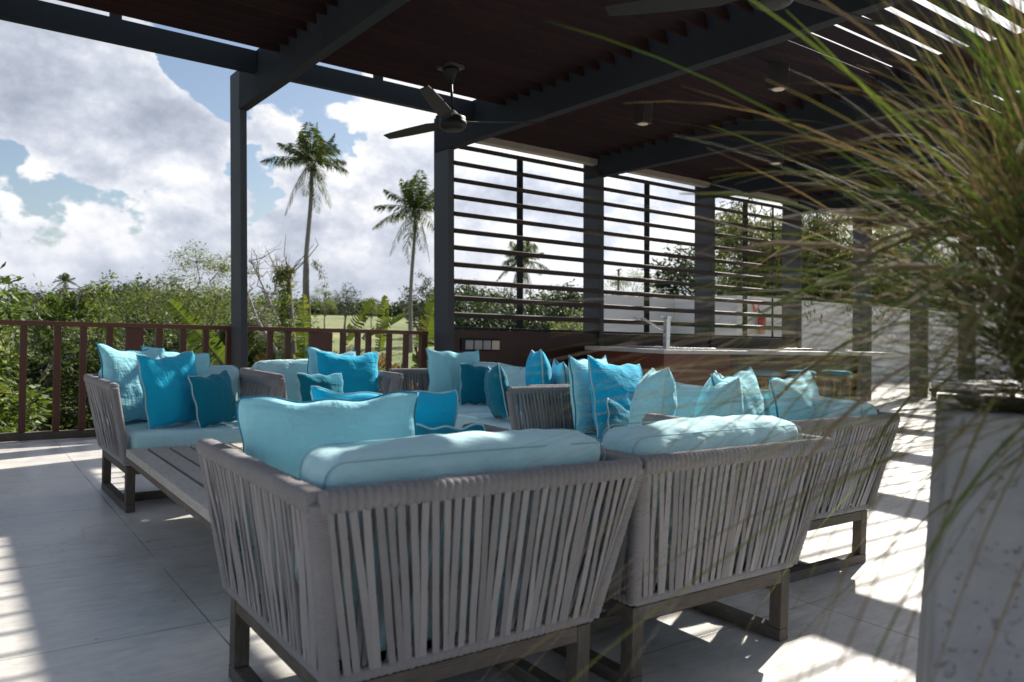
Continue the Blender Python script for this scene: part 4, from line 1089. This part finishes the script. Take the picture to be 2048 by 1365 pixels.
# banana plants
def banana_plant(loc, leafs, label, seed, stem_h=3.2, clutter=0):
    rg = np.random.RandomState(seed); x, y = loc; z = terr(x, y); e = empty('banana_plant', (x, y, z), 0, label, 'banana plant', 'banana plants behind the railing')
    m = MB(); m.tube([(0, 0, -.2), (0, 0, stem_h * .6), (.03, 0, stem_h)], [.13, .10, .06], 9)
    for k in range(3): m.tube([(.05, 0, stem_h - .6), (rg.normal() * .12, rg.normal() * .1, stem_h + rg.uniform(.0, .35))], [.03, .018], 6)
    m.build('stem', 'bananadry', e)
    for k in range(clutter):
        b = (x + rg.normal() * .25, y + rg.normal() * .2, z + stem_h + rg.uniform(-.5, .1)); a = rg.rand() * 6.28; L = rg.uniform(.45, .9)
        leafs = leafs + [(b, (b[0] + math.cos(a) * L, b[1] + math.sin(a) * L * .5, b[2] + rg.uniform(-.6, .45)), rg.uniform(.07, .13), rg.uniform(.1, .4), .6, rg.uniform(-.5, .5), 'bananadry' if rg.rand() < .4 else 'banana')]
    for (b, t, wd, dr, tears, tw, mt) in leafs:
        b = Vector(b) - Vector((x, y, z)); t = Vector(t) - Vector((x, y, z)); d = t - b; L = d.length; S = 44
        side0 = d.cross(Vector((.5, .85, .1))).normalized(); nn = d.normalized().cross(side0); side0 = side0 * math.cos(tw) + nn * math.sin(tw)
        path = [b.lerp(t, k / S) + Vector((0, 0, dr * L * 4 * (k / S) * (1 - k / S) * .5)) for k in range(S + 1)]
        V = []; F = []
        for sg_ in (-1, 1):
            for k in range(S):
                tt = (k + .5) / S; w_ = wd * math.sin(math.pi * min(1, .10 + tt * .88)) ** .55; tg = (path[k + 1] - path[k]).normalized()
                out = (side0 * sg_ + tg * .3 + nn * .25).normalized(); gap = .22 if rg.rand() < tears else .0
                j = rg.uniform(.65, 1.05) if gap else rg.uniform(.93, 1.03); dz = Vector((0, 0, -rg.uniform(.1, .5) * w_)) if gap else Vector((0, 0, 0))
                n = len(V); V += [path[k], path[k].lerp(path[k + 1], 1 - gap), path[k + 1].lerp(path[k], gap) + out * w_ * j + dz, path[k] + out * w_ * j + dz]; F.append((n, n + 1, n + 2, n + 3))
        o = np_mesh('leaf', np.array([tuple(v) for v in V]), np.array(F), mt, e)
        m = MB(); m.tube(path[::3] + [path[-1]], [.012 - .010 * k / 9 for k in range(len(path[::3]) + 1)], 5); m.build('midrib', 'deadwood', o)
    return e
banana_plant((3.1, 10.0), [((2.95, 10, .40), (2.14, 10, 1.35), .17, .05, .45, .3, 'banana'), ((3.1, 10, .3), (3.4, 10.1, .75), .1, .2, .5, .3, 'bananadry')], 'banana plant with one long torn leaf leaning left of the first post', 91, 3.2, 2)
banana_plant((3.95, 10.2), [((3.95, 10.2, .2), (3.88, 10.2, 1.53), .13, .0, .75, .2, 'banana'), ((3.95, 10.2, .2), (4.15, 10.3, 1.1), .08, .1, .8, .3, 'bananadry')], 'banana plant with an upright tattered leaf in front of the tallest palm', 92, 3.1, 3)
banana_plant((4.75, 10.3), [((4.5, 10.3, .85), (4.97, 10.3, 1.52), .105, .03, .35, .2, 'banana'), ((5.12, 10.4, .75), (5.2, 10.4, 1.58), .10, .0, .45, .2, 'banana'), ((4.75, 10.2, .95), (5.55, 10.35, 1.33), .07, .05, .15, .5, 'banana')], 'banana plant with several pointed leaves between the first two posts', 93, 3.7, 8)
banana_plant((5.75, 10.2), [((5.62, 10.2, .4), (6.0, 10.2, 1.78), .17, .05, .3, .3, 'banana')], 'banana plant with a broad leaf touching the second post', 94, 3.5, 8)
banana_plant((5.2, 9.7), [], 'low brown and yellow banana plant right behind the end of the railing', 95, 3.3, 10)
banana_plant((4.35, 9.8), [], 'low yellow banana plant behind the railing in front of the pale field', 96, 3.4, 6)

# bamboo behind the white wall
def bamboo(label, seed, H=4.6):
    rg = np.random.RandomState(seed); e = empty('bamboo_clump', (0, 0, 0), 0, label, 'bamboo', 'bamboo behind the white wall'); m = MB(); cs = []
    for i in range(16):
        a = rg.rand() * 6.28; r0 = rg.rand() * .4; top = Vector((math.cos(a) * rg.uniform(.3, 1.5), math.sin(a) * rg.uniform(.3, 1.2), H * rg.uniform(.75, 1.02))); b = Vector((math.cos(a) * r0, math.sin(a) * r0, 0)); pts = []
        for k in range(9):
            t = k / 8; p = b.lerp(top, t ** 1.6); p.z = top.z * t - .25 * max(0, t - .7) ** 2 * H; pts.append(p)
            if k > 2:
                for _ in range(5): cs.append(tuple(p + Vector(rg.normal(size=3)) * Vector((.42, .42, .22)).length * .55))
        m.tube(pts, [.028 - .02 * k / 8 for k in range(9)], 6)
    m.build('canes', 'cane', e)
    v, f = leaves(cs, .42, 30, .21, rg, .0, .18, 1.3); np_mesh('foliage', v, f, 'bamboo', e)
    return e
bb = bamboo('', 101)
for i, (x, y, s, lb) in enumerate([(17.9, 13.2, .97, 'bamboo clump behind the white wall left of the fifth post'), (20.4, 13.2, 1.05, 'bamboo clump with a thick orange cane between the fifth and sixth posts'),
                                  (22.6, 13.3, 1.0, 'bamboo clump right behind the sixth post'), (25.2, 13.2, 1.0, 'bamboo clump between the sixth and seventh posts'), (28.6, 13.3, .95, 'bamboo clump hidden mostly by the grass at the right')]):
    put(bb, x, y, s, i * 1.1, first=(i == 0), label=lb, z=0.)
